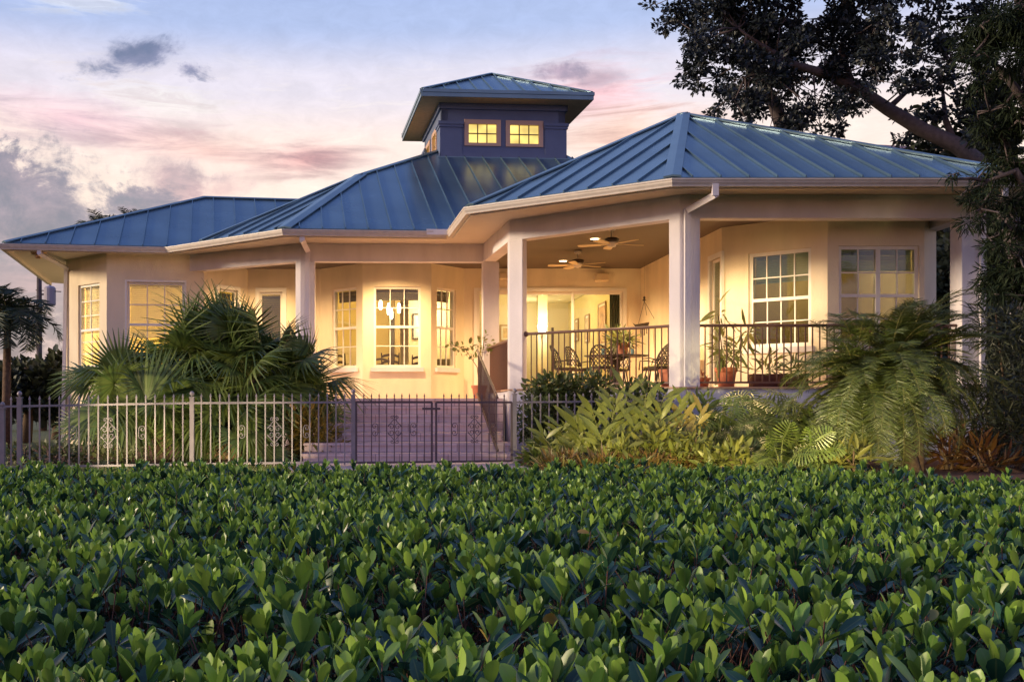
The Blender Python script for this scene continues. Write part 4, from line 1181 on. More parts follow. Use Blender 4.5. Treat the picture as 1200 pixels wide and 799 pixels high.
potted((xat(823, d), d, ZF), .14, .17, 'squat terracotta bowl with a round cactus right of the corner column', [((0, 0, .19), (.08, .08, .06), 30)], T_OVAL, .06, 3, mat('cactus_red', (.26, .09, .05), .8), [], .4)
d = 18.9
t = tag(empty('plant_pot', (xat(789, d) - .08, d + .05, ZF)), 'empty square terracotta pot just left of the corner column', 'plant pot')
mb = MB(); mb.lathe((0, 0, 0), [(.12, 0), (.15, .26), (.17, .26), (.17, .32), (.15, .32), (.13, .25), (.03, .24)], 4); mb.build('pot_body', TERRA, t)
d = 19.0
for i, (px, sz, seed, lab) in enumerate([(897, .20, 11, 'spiky plant in a dark trough below the four-pane-wide window'), (925, .18, 12, 'low mixed plant in a dark trough nearest the palm')]):
    t = tag(empty('planter_trough', (xat(px, d), d - .1 * i, ZF)), lab, 'planter', 'planted troughs under the window')
    mb = MB(); mb.box(-.26, .26, -.12, .12, 0, .24); mb.build('trough', mat('dark_red_trough', (.09, .03, .02), .7), t, bevel=.01)
    V, F, UVv = leaf_cloud([((0, 0, .32), (.24, .15, .14), 44), ((.05, 0, .48), (.10, .1, .14), 12)], T_LANCE, sz, seed, .6); build_np('foliage', V, F, UVv, LEAFY, t)
# sprawling shrub on the landing in front of the column
t = tag(empty('potted_plant', (2.28, 23.4, ZL)), 'sparse twiggy plant reaching left past the stair rail', 'potted plant')
mb = MB(); mb.lathe((0, 0, 0), pot_prof(.17, .3), 18); mb.build('pot', TERRA, t)
V, F, UVv = leaf_cloud([((-.15, 0, 1.05), (.2, .15, .18), 40), ((-.42, 0, 1.1), (.14, .12, .1), 24), ((-.58, 0, 1.2), (.1, .08, .05), 10), ((.1, 0, 1.2), (.2, .15, .25), 40)], T_OVAL, .10, 9, .1); build_np('foliage', V, F, UVv, LEAFY, t)
mb = MB(); mb.tube([(0, 0, .2), (-.05, 0, .7), (-.3, 0, 1.08), (-.66, 0, 1.22)], .008, 5); mb.tube([(0, 0, .2), (.05, 0, .8), (.1, 0, 1.3)], .01, 5); mb.build('stem', BARK, t)

# ------------------------------------------------------------------ things seen through the glass
LAMPG = emit_mat('lit_lamp_glass', (1.0, .86, .55), 9.0)
t = tag(empty('pendant_lamp', (.55, 28.6, ZI - .03)), 'cluster of lit glass pendants over the dining table', 'lamp')
tz = ZI - .03
mb = MB(); mb.lathe((0, 0, -.03), [(.12, 0), (.14, .03)], 16); mb.build('canopy_plate', FANW, t)
for px, y0, y1 in ((446, 351, 363), (455.5, 355, 369), (458.5, 361, 374), (467.5, 355, 367)):
    d = 28.6 + random.Random(px).uniform(-.15, .15); x = xat(px, d) - .55; za, zb = zat(y1, d) - tz, zat(y0, d) - tz
    mb = MB(); mb.tube([(x, d - 28.6, zb), (0, 0, 0)], .004, 5); o = mb.build('cord', DARKW, t)
    mb = MB(); mb.lathe((x, d - 28.6, za), [(.02, 0), (.045, .03), (.05, (zb - za) * .6), (.03, zb - za - .02), (.012, zb - za)], 12); mb.build('lamp_shade', LAMPG, o, smooth=True)
def room_light(loc, pw, col=(1, .78, .42), sz=.15, parent=None):
    l = bpy.data.lights.new('room_lamp', 'POINT'); l.energy = pw; l.color = col; l.shadow_soft_size = sz
    o = bpy.data.objects.new('room_lamp', l); o.location = loc; COL.objects.link(o); return o
room_light((.5, 28.5, ZF + 1.75), 95, (1, .72, .34)); room_light((1.6, 29.9, ZF + 2.3), 60, (1, .88, .66))
room_light((4.6, 29.8, ZF + 2.5), 75, (1, .76, .36)); room_light((4.9, 34.2, ZF + 2.2), 55, (1, .88, .6)); room_light((-1.8, 29.0, ZF + 1.9), 36, (1, .72, .34))
room_light((8.6, 24.6, ZF + 2.3), 40, (1, .8, .4)); room_light((8.6, 21.4, ZF + 2.4), 60, (1, .74, .3)); room_light((-5.6, 27.4, ZL + 1.9), 360, (1, .70, .26), .25); 
def picture(c, u, w, h, label, fm, im, matw=.06, th=.03):
    """framed picture on a wall: c centre, u plan direction along the wall (outward normal to its right)"""
    t = tag(empty('framed_picture', c), label, 'picture', 'framed pictures on the walls indoors'); u = Vector((u[0], u[1], 0)).normalized(); o = Vector((u.y, -u.x, 0))
    z = Vector((0, 0, 1)); f = .04
    mb = MB()
    for (a, b, c_, d_) in ((-w / 2, -w / 2 + f, -h / 2, h / 2), (w / 2 - f, w / 2, -h / 2, h / 2), (-w / 2 + f, w / 2 - f, -h / 2, -h / 2 + f), (-w / 2 + f, w / 2 - f, h / 2 - f, h / 2)):
        mb.obox(u * a + z * c_, u * (b - a), o * th, z * (d_ - c_))
    mb.build('frame', fm, t)
    mb = MB(); mb.obox(u * (-w / 2 + f) + z * (-h / 2 + f) + o * .002, u * (w - 2 * f), o * .008, z * (h - 2 * f)); mb.build('mat_board', mat('picture_mat_board', (.75, .68, .5), .8), t)
    m2 = matw + f
    mb = MB(); mb.obox(u * (-w / 2 + m2) + z * (-h / 2 + m2) + o * .012, u * (w - 2 * m2), o * .004, z * (h - 2 * m2)); mb.build('print', im, t)
ART = mat('red_orange_print', (.5, .16, .07), .7, var=.6, vscale=5, col2=(.6, .4, .15)); ART2 = mat('tan_print', (.6, .42, .2), .7, var=.35, vscale=6); ARTW = mat('pale_print', (.8, .75, .6), .7, var=.1)
GOLD = mat('gold_frame', (.42, .25, .09), .5)
picture((6.40, 30.1, zat(380, 29.9)), (0, -1), 1.0, 1.25, 'largest framed picture with red and yellow shapes, next to the curtain', GOLD, ART)
picture((6.40, 32.2, zat(385, 32.2)), (0, -1), .62, .85, 'middle framed print on the yellow wall seen through the sliding door', GOLD, ART2)
picture((6.40, 33.9, zat(387, 33.9)), (0, -1), .6, .72, 'smallest and farthest framed print on the yellow wall', GOLD, ART2)
picture((xat(490.5, 30.55), 30.585, zat(382.5, 30.55)), (1, 0), .36, .74, 'dark-framed pale picture on the white wall behind the dining table', DARKW, ARTW, .05)
picture((xat(594, 32.3), 32.385, zat(390, 32.3)), (1, 0), .40, .5, 'small tan picture glimpsed between the two porch columns', GOLD, ART2)
# curtain at the door
CUR = mat('dark_green_curtain', (.06, .075, .045), .9)
mb = MB(); pts = []
for k in range(33):
    f_ = k / 32; pts.append((xat(714.5, 27.4) + f_ * .30, 27.38 + .035 * math.sin(f_ * 30)))
zc0, zc1 = ZF + .05, ZW + .03
mb.add([(x, y, zc0) for x, y in pts] + [(x, y, zc1) for x, y in pts] + [(x, y + .02, zc0) for x, y in pts] + [(x, y + .02, zc1) for x, y in pts],
       [(i, i + 1, 33 + i + 1, 33 + i) for i in range(32)] + [(66 + i, 99 + i, 99 + i + 1, 66 + i + 1) for i in range(32)])
tag(mb.build('curtain', CUR), 'dark green curtain gathered at the right end of the sliding door', 'curtain')
# wall sconce glare
t = tag(empty('wall_sconce', (xat(635, 32.3), 32.24, zat(392, 32.3))), 'bright lit sconce on a white pier inside the sliding door', 'lamp')
mb = MB(); mb.lathe((0, 0, 0), [(.03, 0), (.10, .08), (.14, .26), (.13, .28), (.06, .2)], 14); mb.build('shade', emit_mat('bright_sconce', (1, .9, .66), 14), t, smooth=True)
mb = MB(); mb.box(-.03, .03, .02, .10, -.04, .14); mb.build('backplate', GOLD, t)
room_light((xat(635, 32.0), 31.85, zat(380, 32)), 60, (1, .88, .62), .1)
# dining table and ladder-back chairs
t = tag(empty('dining_table', (.2, 28.5, ZF)), 'wooden dining table under the pendants seen through the bay window', 'table')
mb = MB(); mb.box(-.8, .8, -.5, .5, .70, .745); mb.build('tabletop', DARKW, t, bevel=.01)
for sx in (-1, 1):
    for sy in (-1, 1):
        mb = MB(); mb.box(sx * .7 - .035, sx * .7 + .035, sy * .42 - .035, sy * .42 + .035, 0, .70); mb.build('leg', DARKW, t)
def ladder_chair(loc, rz, lab):
    t = tag(empty('dining_chair', loc, rz), lab, 'chair', 'ladder-back chairs round the dining table')
    mb = MB(); mb.box(-.22, .22, -.21, .21, .43, .46); mb.build('seat', mat('rush_seat', (.4, .28, .12), .9), t, bevel=.01)
    mb = MB()
    for sx in (-1, 1): mb.tube([(sx * .21, .21, 0), (sx * .21, .21, .46), (sx * .225, .27, 1.02)], .018, 6)
    for k in range(3):
        z = .60 + k * .16; y = .21 + (z - .46) * .107
        n = 8
        for i in range(n):
            a, b = -.21 + .42 * i / n, -.21 + .42 * (i + 1) / n
            h = lambda q: .045 * (1 - (q / .21) ** 2)
            mb.add([(a, y, z - .03 + h(a)), (b, y, z - .03 + h(b)), (b, y, z + .035 + h(b)), (a, y, z + .035 + h(a)), (a, y + .016, z - .03 + h(a)), (b, y + .016, z - .03 + h(b)), (b, y + .016, z + .035 + h(b)), (a, y + .016, z + .035 + h(a))],
                   [(0, 1, 2, 3), (7, 6, 5, 4), (0, 4, 5, 1), (3, 2, 6, 7)])
    mb.build('backrest', DARKW, t)
    for sx in (-1, 1):
        mb = MB(); mb.tube([(sx * .2, -.19, 0), (sx * .2, -.19, .44)], .017, 6); mb.build('leg', DARKW, t)
ladder_chair((xat(458, 27.5), 27.45, ZF), R(176), 'ladder-back chair centred in the middle bay window')
ladder_chair((xat(407, 27.9), 27.9, ZF), R(130), 'ladder-back chair behind the left bay window')
ladder_chair((xat(488, 28.6), 28.6, ZF), R(200), 'dark ladder-back chair at the right end of the table')
ladder_chair((xat(448, 29.6), 29.4, ZF), R(10), 'ladder-back chair on the far side of the dining table')
mb = MB(); mb.box(-.28, .28, -.2, .2, 0, .95); 
o = mb.build('side_cabinet', mat('dark_cabinet', (.07, .05, .035), .5), bevel=.01); o.location = (xat(524, 29.3), 29.3, ZF); tag(o, 'dark waist-high cabinet behind the narrow right bay window', 'cabinet')
# ------------------------------------------------------------------ hedge in the foreground
def rosette_hedge():
    rng = np.random.default_rng(42)
    top = EYE - .58
    sp = .093
    xs, ys = np.meshgrid(np.arange(-6.2, 9.2, sp), np.arange(1.25, 10.6, sp))
    P = np.stack([xs.ravel(), ys.ravel()], 1) + rng.uniform(-.5, .5, (xs.size, 2)) * sp
    x, y = P[:, 0], P[:, 1]
    far = np.where(x < 3.2, 10.15 + .0 * x, 10.15 - (x - 3.2) * .95) + .18 * np.sin(x * 3.1) + .1 * np.sin(x * 7.7)
    k = (y < far) & (x > -.352 * y - 1.3) & (x < .608 * y + 1.3)
    P = P[k]; n = len(P)
    # uneven clipped top: broad waves, gaps
    wv = .022 * np.sin(P[:, 0] * 2.1 + .7) * np.sin(P[:, 1] * 1.7) + .025 * np.sin(P[:, 0] * 5.3 + P[:, 1] * 3.1) + .02 * np.sin(P[:, 1] * 6.1 - P[:, 0] * 2.2)
    hz = top - .035 + wv + rng.normal(size=n) * .038
    hole = (np.sin(P[:, 0] * 3.7 + 1.3 * np.sin(P[:, 1] * 2.3)) * np.sin(P[:, 1] * 4.1 + 1.7 * np.sin(P[:, 0] * 1.9)) > .62)
    hz = hz - hole * rng.uniform(.05, .14, n)
    prof = [(0, .0), (.12, .028), (.35, .14), (.62, .205), (.84, .165), (.95, .075), (1, 0)]
    tpl_near = leaf_tpl(prof, .22, .10); tpl_far = leaf_tpl([(0, 0), (.4, .155), (.75, .185), (1, 0)], .22, .10)
    young, old = [], []
    ga = 2.399963
    for near in (True, False):
        m = (P[:, 1] < 4.6) == near
        p = P[m]; z = hz[m]; c = len(p); tpl = tpl_near if near else tpl_far
        tilt = rng.normal(size=(c, 2)) * .16
        vig = rng.uniform(.8, 1.2, c)
        ph = rng.uniform(0, 6.28, c)
        nl = 9
        for i in range(nl):
            f = i / (nl - 1)
            keep = rng.random(c) < (.93 if i < 7 else .75)
            el = np.radians(85 - 50 * f ** 1.2 + rng.normal(size=c) * 9)
            az = ph + i * ga + rng.normal(size=c) * .3
            d = np.stack([np.cos(az) * np.cos(el) + tilt[:, 0], np.sin(az) * np.cos(el) + tilt[:, 1], np.sin(el)], 1)
            L = (.058 + .035 * min(1, f * 1.7)) * vig * rng.uniform(.85, 1.15, c)
            base = np.stack([p[:, 0] - tilt[:, 0] * .06 * f, p[:, 1] - tilt[:, 1] * .06 * f, z - .014 - .075 * f], 1)
            # blade normal: upper face towards the stem axis / sky
            nn = np.stack([-np.cos(az) * np.sin(el), -np.sin(az) * np.sin(el), np.cos(el) + .05], 1) + rng.normal(size=(c, 3)) * .22
            V, F, Uu = inst(*tpl, base[keep], d[keep], nn[keep], L[keep], (L * rng.uniform(.85, 1.15, c))[keep])
            (young if i < 5 else old).append((V, F, Uu))
        # older leaves under the canopy
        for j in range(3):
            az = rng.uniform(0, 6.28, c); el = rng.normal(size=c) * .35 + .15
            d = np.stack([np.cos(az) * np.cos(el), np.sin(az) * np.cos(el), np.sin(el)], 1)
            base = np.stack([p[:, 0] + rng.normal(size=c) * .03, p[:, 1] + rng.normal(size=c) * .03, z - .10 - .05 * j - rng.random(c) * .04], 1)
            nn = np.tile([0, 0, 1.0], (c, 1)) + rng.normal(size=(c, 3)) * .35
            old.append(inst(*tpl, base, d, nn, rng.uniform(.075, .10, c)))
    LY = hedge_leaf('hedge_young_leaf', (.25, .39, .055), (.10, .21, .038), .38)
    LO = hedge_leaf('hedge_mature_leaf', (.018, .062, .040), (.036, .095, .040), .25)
    t = tag(empty('hedge', (1.5, 6, 0)), 'broad clipped hedge of upright glossy leaf rosettes filling the foreground', 'hedge')
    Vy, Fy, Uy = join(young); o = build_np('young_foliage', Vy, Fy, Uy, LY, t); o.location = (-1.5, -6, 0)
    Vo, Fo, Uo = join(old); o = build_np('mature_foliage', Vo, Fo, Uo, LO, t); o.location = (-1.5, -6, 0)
    # a few yellowed and browned leaves
    k = rng.choice(len(P), len(P) // 9, replace=False); c = len(k); az = rng.uniform(0, 6.28, c); el = rng.normal(size=c) * .5 + .2
    d = np.stack([np.cos(az) * np.cos(el), np.sin(az) * np.cos(el), np.sin(el)], 1)
    base = np.stack([P[k, 0], P[k, 1], hz[k] - .05 - rng.random(c) * .05], 1); nn = np.tile([0, -.2, 1.0], (c, 1)) + rng.normal(size=(c, 3)) * .4
    V, F, Uu = inst(*tpl_near, base, d, nn, rng.uniform(.05, .085, c)); o = build_np('old_leaves', V, F, Uu, mat('hedge_yellowed_leaf', (.20, .12, .035), .5, island=.4, col2=(.20, .22, .05), trans=.2), t); o.location = (-1.5, -6, 0)
    # woody stems: thin three-sided twigs
    q = np.concatenate([P + 0, P + rng.normal(size=P.shape) * .02]); zz = np.concatenate([hz - .02, hz - .06])
    m = len(q); a = rng.uniform(0, 6.28, m)
    b0 = np.stack([q[:, 0] + rng.normal(size=m) * .10, q[:, 1] + rng.normal(size=m) * .10, np.full(m, .02)], 1)
    t0 = np.stack([q[:, 0], q[:, 1], zz], 1)
    r = .0032
    V = []
    for kx in range(3):
        o_ = np.array([math.cos(kx * 2.094), math.sin(kx * 2.094), 0]) * r
        V += [b0 + o_, t0 + o_ * .7]
    V = np.stack(V, 1).reshape(-1, 3); tf = []
    for kx in range(3):
        a0 = kx * 2; b_ = ((kx + 1) % 3) * 2; tf += [(a0, b_, b_ + 1), (a0, b_ + 1, a0 + 1)]
    F = (np.array(tf)[None] + (np.arange(m) * 6)[:, None, None]).reshape(-1, 3)
    o = build_np('stems', V, F, None, mat('hedge_twig', (.13, .055, .04), .8, island=.4), t, smooth=False); o.location = (-1.5, -6, 0); o['kind'] = 'stuff'
def hedge_leaf(name, c1, c2, rough):
    m = mat(name, c1, rough, island=.32, col2=c2, trans=.27, spec=.5)
    t = m.node_tree; ns = t.nodes; ls = t.links; b = ns['Principled BSDF']
    uv = ns.new('ShaderNodeUVMap'); uv.uv_map = 'UVMap'; sp = ns.new('ShaderNodeSeparateXYZ'); ls.new(uv.outputs[0], sp.inputs[0])
    ab = ns.new('ShaderNodeMath'); ab.operation = 'ABSOLUTE'; ls.new(sp.outputs[0], ab.inputs[0])
    mr = ns.new('ShaderNodeMapRange'); ls.new(ab.outputs[0], mr.inputs[0]); mr.inputs[1].default_value = 0; mr.inputs[2].default_value = .16; mr.inputs[3].default_value = .45; mr.inputs[4].default_value = 0
    old = b.inputs['Base Color'].links[0].from_socket
    mx = ns.new('ShaderNodeMix'); mx.data_type = 'RGBA'; ls.new(mr.outputs[0], mx.inputs[0]); ls.new(old, mx.inputs[6]); mx.inputs[7].default_value = (.22, .28, .09, 1)
    ls.new(mx.outputs[2], b.inputs['Base Color'])
    return m
rosette_hedge()

# a few blades of lawn along the fence and a grass tuft by the palm
def grass(name, rects, n, h, seed, m, label=None):
    rng = np.random.default_rng(seed); ps = []
    for (x0, x1, y0, y1), w in rects:
        k = int(n * w); ps.append(np.stack([rng.uniform(x0, x1, k), rng.uniform(y0, y1, k), np.zeros(k)], 1))
    p = np.concatenate(ps); k = len(p)
    d = np.stack([rng.normal(size=k) * .35, rng.normal(size=k) * .35, np.ones(k)], 1); nn = rng.normal(size=(k, 3)); nn[:, 2] *= .2
    tp = (np.array([(-.03, 0, 0), (.03, 0, 0), (0, 1, .15), (-.022, .55, .04), (.022, .55, .04)]), np.array([(0, 1, 4), (0, 4, 3), (3, 4, 2)]), np.zeros((5, 2)))
    V, F, Uu = inst(*tp, p, d, nn, h * rng.uniform(.5, 1.2, k)); o = build_np(name, V, F, Uu, m); tag(o, kind='stuff'); return o
GB = mat('grass_blade', (.13, .17, .045), .6, island=.4, col2=(.20, .21, .07), trans=.3)
grass('grass', [((-6.5, -1.35, 13.4, 16.4), .62), ((-1.4, 2.4, 13.2, 15.1), .2), ((6.5, 12.0, 10.6, 12.4), .18)], 26000, .075, 3, GB)

# ------------------------------------------------------------------ fan palms on the left
def fan_tpl(nseg=26, spread=R(250), joined=.52, fold=.05, droop=.16):
    V, F, UVv = [], [], []
    da = spread / nseg
    for i in range(nseg):
        a = -spread / 2 + da * (i + .5)
        L = 1.0 - .16 * abs(a) / (spread / 2) ** 1.0 * .9
        dv = np.array([math.sin(a), math.cos(a)]); pv = np.array([math.cos(a), -math.sin(a)])
        o = len(V)
        for t, w, z in ((.0, .004, 0), (joined, math.tan(da / 2) * joined * 1.02, 0), (joined + .22, math.tan(da / 2) * joined * .72, -droop * .25), (.999, .004, -droop)):
            r = t * L if t > joined else t
            for s in (-1, 0, 1):
                q = dv * r + pv * w * s
                V.append((q[0], q[1], z * (1 + .5 * math.sin(i * 2.7)) + (fold * w / .07 * .5 if s == 0 else 0) - .10 * (abs(math.sin(a)) ** 2) * r))
                UVv.append((s, t))
        for j in range(3):
            for s in (0, 1):
                a0 = o + j * 3 + s; b0 = a0 + 3; F += [(a0, a0 + 1, b0 + 1), (a0, b0 + 1, b0)]
    return np.array(V), np.array(F), np.array(UVv)
FT = [fan_tpl(34, R(250), .44, .05, .34), fan_tpl(28, R(215), .38, .05, .55), fan_tpl(36, R(275), .50, .05, .22)]
PALMG = mat('fan_palm_leaf', (.075, .125, .03), .40, island=.45, col2=(.16, .205, .05), trans=.28)
PALMD = mat('dry_palm_leaf', (.24, .16, .08), .8, island=.3)
PTRK = mat('fibrous_palm_trunk', (.11, .07, .045), .95, var=.4, vscale=16, bump=.9, bscale=35)
def frond_pose(rng, el, az):
    d = np.array([math.cos(az) * math.cos(el), math.sin(az) * math.cos(el), math.sin(el)]); return d
def fan_palm(base, h, nf, seed, label, rl=(.66, .95), pet=(.45, 1.15), elr=(-.35, 1.45), lean=(0, 0), extra=()):
    rng = np.random.default_rng(seed); t = tag(empty('fan_palm', base), label, 'palm', 'fan palms behind the iron fence')
    top = np.array([lean[0], lean[1], h])
    mb = MB(); mb.tube([(0, 0, -.05), (lean[0] * .4, lean[1] * .4, h * .5), tuple(top)], [.13, .10, .09], 10); mb.build('trunk', PTRK, t, smooth=True)
    pets = MB(); parts = []
    specs = [(rng.uniform(*elr), rng.uniform(0, 6.283), rng.uniform(*pet), rng.uniform(*rl), None) for _ in range(nf)] + list(extra)
    for el, az, pl, L, face in specs:
        d = frond_pose(rng, el, az)
        e = top + d * pl + np.array([0, 0, -.10 * pl])
        mdl = top + d * pl * .5 + np.array([0, 0, .03])
        pets.tube([tuple(top), tuple(mdl), tuple(e)], [.016, .012, .009], 5)
        # blade continues along the petiole, bent down a little; faces the sky or the viewer
        bd = d + np.array([0, 0, -.3 + rng.normal() * .25]) + rng.normal(size=3) * .25
        nn = np.array([0, 0, 1.0]) - d * .3 + rng.normal(size=3) * .45 + np.array([0, -.35, 0])
        if face is not None: bd, nn = np.array(face[0]), np.array(face[1])
        parts.append(inst(*FT[rng.integers(0, 3)], [e], [bd], [nn], [L]))
    V, F, Uu = join(parts); build_np('fronds', V, F, Uu, PALMG, t, smooth=False)
    pets.build('petioles', mat('palm_petiole', (.14, .15, .05), .6), t, smooth=True)
    # hanging dry skirt
    parts = []
    for _ in range(6):
        az = rng.uniform(0, 6.28); d = np.array([math.cos(az) * .5, math.sin(az) * .5, -1]); parts.append(inst(*FT[1], [top + d * .12 + np.array([0, 0, -.05])], [d], [np.array([math.cos(az), math.sin(az), .4])], [rng.uniform(.4, .6)], [.3]))
    V, F, Uu = join(parts); build_np('dry_skirt', V, F, Uu, PALMD, t, smooth=False)
    return t
bigfan = lambda px, py, d, base, L, dr, nn: None
b0 = Vector((xat(165, 17.4), 17.4, 0))
fan_palm(Vector((xat(156, 19.4), 19.2, 0)), .95, 26, 1, 'leftmost fan palm, low, against the wing corner', elr=(-.4, 1.1))
fan_palm(Vector((xat(190, 17.9), 17.9, 0)), .85, 18, 2, 'fan palm in front holding the big bright spotlit leaf', elr=(-.5, .7), rl=(.6, .8),
         extra=[(.35, R(-110), .55, 1.02, ((-.15, -.1, 1.0), (.1, -1.0, .25))), (.9, R(100), .5, .8, ((.5, 0, 1.0), (0, -1, .3)))])
fan_palm(Vector((xat(245, 19.4), 19.4, 0)), 1.5, 36, 3, 'tall fan palm whose crown covers the blinds window', elr=(-.5, 1.4))
fan_palm(Vector((xat(294, 18.9), 18.9, 0)), 1.4, 36, 4, 'fan palm with a pale slanting petiole, second from the porch column', elr=(-.6, 1.45))
fan_palm(Vector((xat(322, 19.8), 19.8, 0)), 1.15, 26, 5, 'darker fan palm reaching across the left porch column', elr=(-.4, 1.2))
fan_palm(Vector((xat(268, 17.7), 17.7, 0)), .45, 18, 6, 'short fan palm low behind the fence post', elr=(-.3, .9), rl=(.6, .8), pet=(.4, .7))
fan_palm(Vector((xat(345, 20.2), 20.6, 0)), .7, 14, 7, 'small dark fan palm nearest the stairs', elr=(-.3, 1.0), rl=(.55, .75), pet=(.4, .8))

# ------------------------------------------------------------------ feather palms
def feather_frond(rng, L, el, az, droop, nl=44, ll=.26, lw=.017, vee=.55):
    """returns rachis points and leaflet arrays"""
    h = np.array([math.cos(az), math.sin(az), 0]); pts = []; tang = []
    n = 14; p = np.zeros(3); e = el
    for i in range(n + 1):
        pts.append(p.copy()); d = h * math.cos(e) + np.array([0, 0, math.sin(e)]); tang.append(d)
        p = p + d * L / n; e -= droop / n * (0.5 + i / n)
    pts = np.array(pts); tang = np.array(tang)
    side = np.cross(h, [0, 0, 1.0])
    f = np.linspace(.10, .99, nl); idx = f * n; i0 = np.minimum(idx.astype(int), n - 1); w = (idx - i0)[:, None]
    pos = pts[i0] * (1 - w) + pts[i0 + 1] * w; tg = nrm(tang[i0] * (1 - w) + tang[i0 + 1] * w)
    P, D, N, Ls = [], [], [], []
    for s in (-1, 1):
        up = nrm(np.cross(side[None] * np.ones_like(tg), tg)); up = np.where(up[:, 2:3] < 0, -up, up)
        d = tg * .75 + side[None] * s * 1.0 + up * vee * .5 + rng.normal(size=tg.shape) * .16
        P.append(pos); D.append(d); N.append(up + side[None] * s * -.4 + rng.normal(size=tg.shape) * .3)
        Ls.append(ll * np.sin(np.pi * (.12 + .80 * f)) ** .6 * rng.uniform(.85, 1.1, nl))
    return pts, np.concatenate(P), np.concatenate(D), np.concatenate(N), np.concatenate(Ls)
T_LEAFLET = leaf_tpl([(0, .6), (.4, 1.0), (.8, .6), (1, 0)], .5, .0)
def leaflet_tpl(w, droop=.22):
    V, F, UVv = leaf_tpl([(0, w * .6), (.35, w), (.75, w * .7), (1, 0)], .6, droop); return V, F, UVv
def feather_palm(base, heads, label, group, nf, L, m, seed, ll=.26, trunk=None, elr=(-.2, 1.45), droop=(1.2, 2.2), nl=44, w=.055, trm=None):
    rng = np.random.default_rng(seed); t = tag(empty('feather_palm', base), label, 'palm', group)
    parts = []; rb = MB()
    for hd, k in heads:
        hd = np.array(hd, float)
        for _ in range(int(nf * k)):
            pts, P, D, N, Ls = feather_frond(rng, L * rng.uniform(.75, 1.1), rng.uniform(*elr), rng.uniform(0, 6.283), rng.uniform(*droop), nl, ll)
            parts.append(inst(*leaflet_tpl(w), P + hd, D, N, Ls)); rb.tube([tuple(q + hd) for q in pts[::2]], [.014, .012, .010, .008, .007, .005, .004, .003][:len(pts[::2])], 4)
    V, F, Uu = join(parts); build_np('fronds', V, F, Uu, m, t); rb.build('rachises', mat('palm_rachis', (.16, .15, .05), .6), t)
    mb = MB()
    for pl_, r in (trunk or []): mb.tube(pl_, r, 10)
    mb.build('trunk', trm or PTRK, t, smooth=True)
    return t
DATE = mat('date_palm_leaflet', (.058, .088, .022), .32, island=.4, col2=(.115, .14, .034), trans=.2, spec=.6)
dd = 15.0
bx, by = xat(1072, dd), dd
hx = xat(1042, dd) - bx; hz = zat(425, dd)
hz = zat(436, dd)
feather_palm(Vector((bx, by, 0)), [((hx, 0, hz), 1.0), ((hx + .42, .35, hz + .16), .7), ((hx - .36, .2, hz - .12), .6), ((hx + .1, -.05, hz - .15), .4)], 'spotlit pygmy date palm with a leaning trunk in front of the porch', None, 64, 1.40, DATE, 21, .24,
             [([(0, 0, -.05), (-.10, 0, .30), (hx * .7, 0, .7), (hx, 0, hz)], [.11, .10, .09, .08]), ([(.1, .1, -.05), (.15, .2, .8), (hx + .42, .35, hz + .16)], [.08, .07, .06])], droop=(.9, 2.0), elr=(-.75, 1.45), nl=70, w=.025)
# far palms: one at the left edge, two crowns beyond the wing roof
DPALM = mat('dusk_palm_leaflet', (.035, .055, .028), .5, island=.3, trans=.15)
feather_palm(Vector((xat(6, 21.5), 21.5, 0)), [((.05, 0, zat(372, 21.5)), 1)], 'slender dark palm at the far left edge', 'palms beyond the house', 26, 1.25, DPALM, 31, .34, [([(0, 0, -.05), (.03, 0, 1.2), (.05, 0, zat(372, 21.5))], [.10, .085, .07])], droop=(1.4, 2.5), elr=(-.2, 1.3), nl=34, w=.05)
feather_palm(Vector((xat(118, 46), 46, 0)), [((0, 0, zat(272, 46)), 1)], 'palm whose leaf tips just show over the left wing roof', 'palms beyond the house', 16, 1.5, DPALM, 32, .4, [([(0, 0, -.05), (0, 0, zat(272, 46))], [.14, .1])], elr=(.1, 1.2), nl=24, w=.06)
feather_palm(Vector((xat(152, 50), 50, 0)), [((0, 0, zat(266, 50)), 1)], 'farther palm peeking over the left wing roof beside another', 'palms beyond the house', 16, 1.5, DPALM, 33, .4, [([(0, 0, -.05), (0, 0, zat(266, 50))], [.14, .1])], elr=(.1, 1.3), nl=24, w=.06)

# ------------------------------------------------------------------ bushes and bedding plants
def bush(base, name, label, cat, cents, tpl, size, seed, m, stems=5, up=.4, group=None):
    t = tag(empty(name, base), label, cat, group); rng = random.Random(seed)
    V, F, Uu = leaf_cloud(cents, tpl, size, seed, up); build_np('foliage', V, F, Uu, m, t)
    mb = MB(); 
    for i in range(stems):
        c, r, _ = cents[i % len(cents)]; r0 = r[0] if hasattr(r, '__len__') else r
        mb.tube([(rng.uniform(-.1, .1) + c[0] * .3, c[1] * .3, -.03), (c[0] * .7, c[1] * .7, c[2] * .5), (c[0] + rng.uniform(-.5, .5) * r0, c[1], c[2] + .3 * r0)], [.03, .02, .008], 6)
    mb.build('stem', BARK, t); return t
def wb(px, d): return Vector((xat(px, d), d, 0))
GREENB = mat('shrub_leaf', (.05, .08, .024), .45, island=.35, col2=(.085, .105, .03), trans=.2)
bush(wb(650, 18.3), 'shrub', 'dense dark green shrub behind the short fence run', 'shrub', [((-.25, 0, .7), (.42, .45, .62), 1500), ((.25, .1, .95), (.5, .5, .5), 1500), ((.7, .2, 1.05), (.45, .45, .5), 1200), ((.2, 0, .4), (.7, .5, .4), 900), ((-.05, -.1, 1.25), (.5, .3, .22), 500)], T_OVAL, .085, 51, GREENB, 8, .3, 'leafy shrubs below the porch')
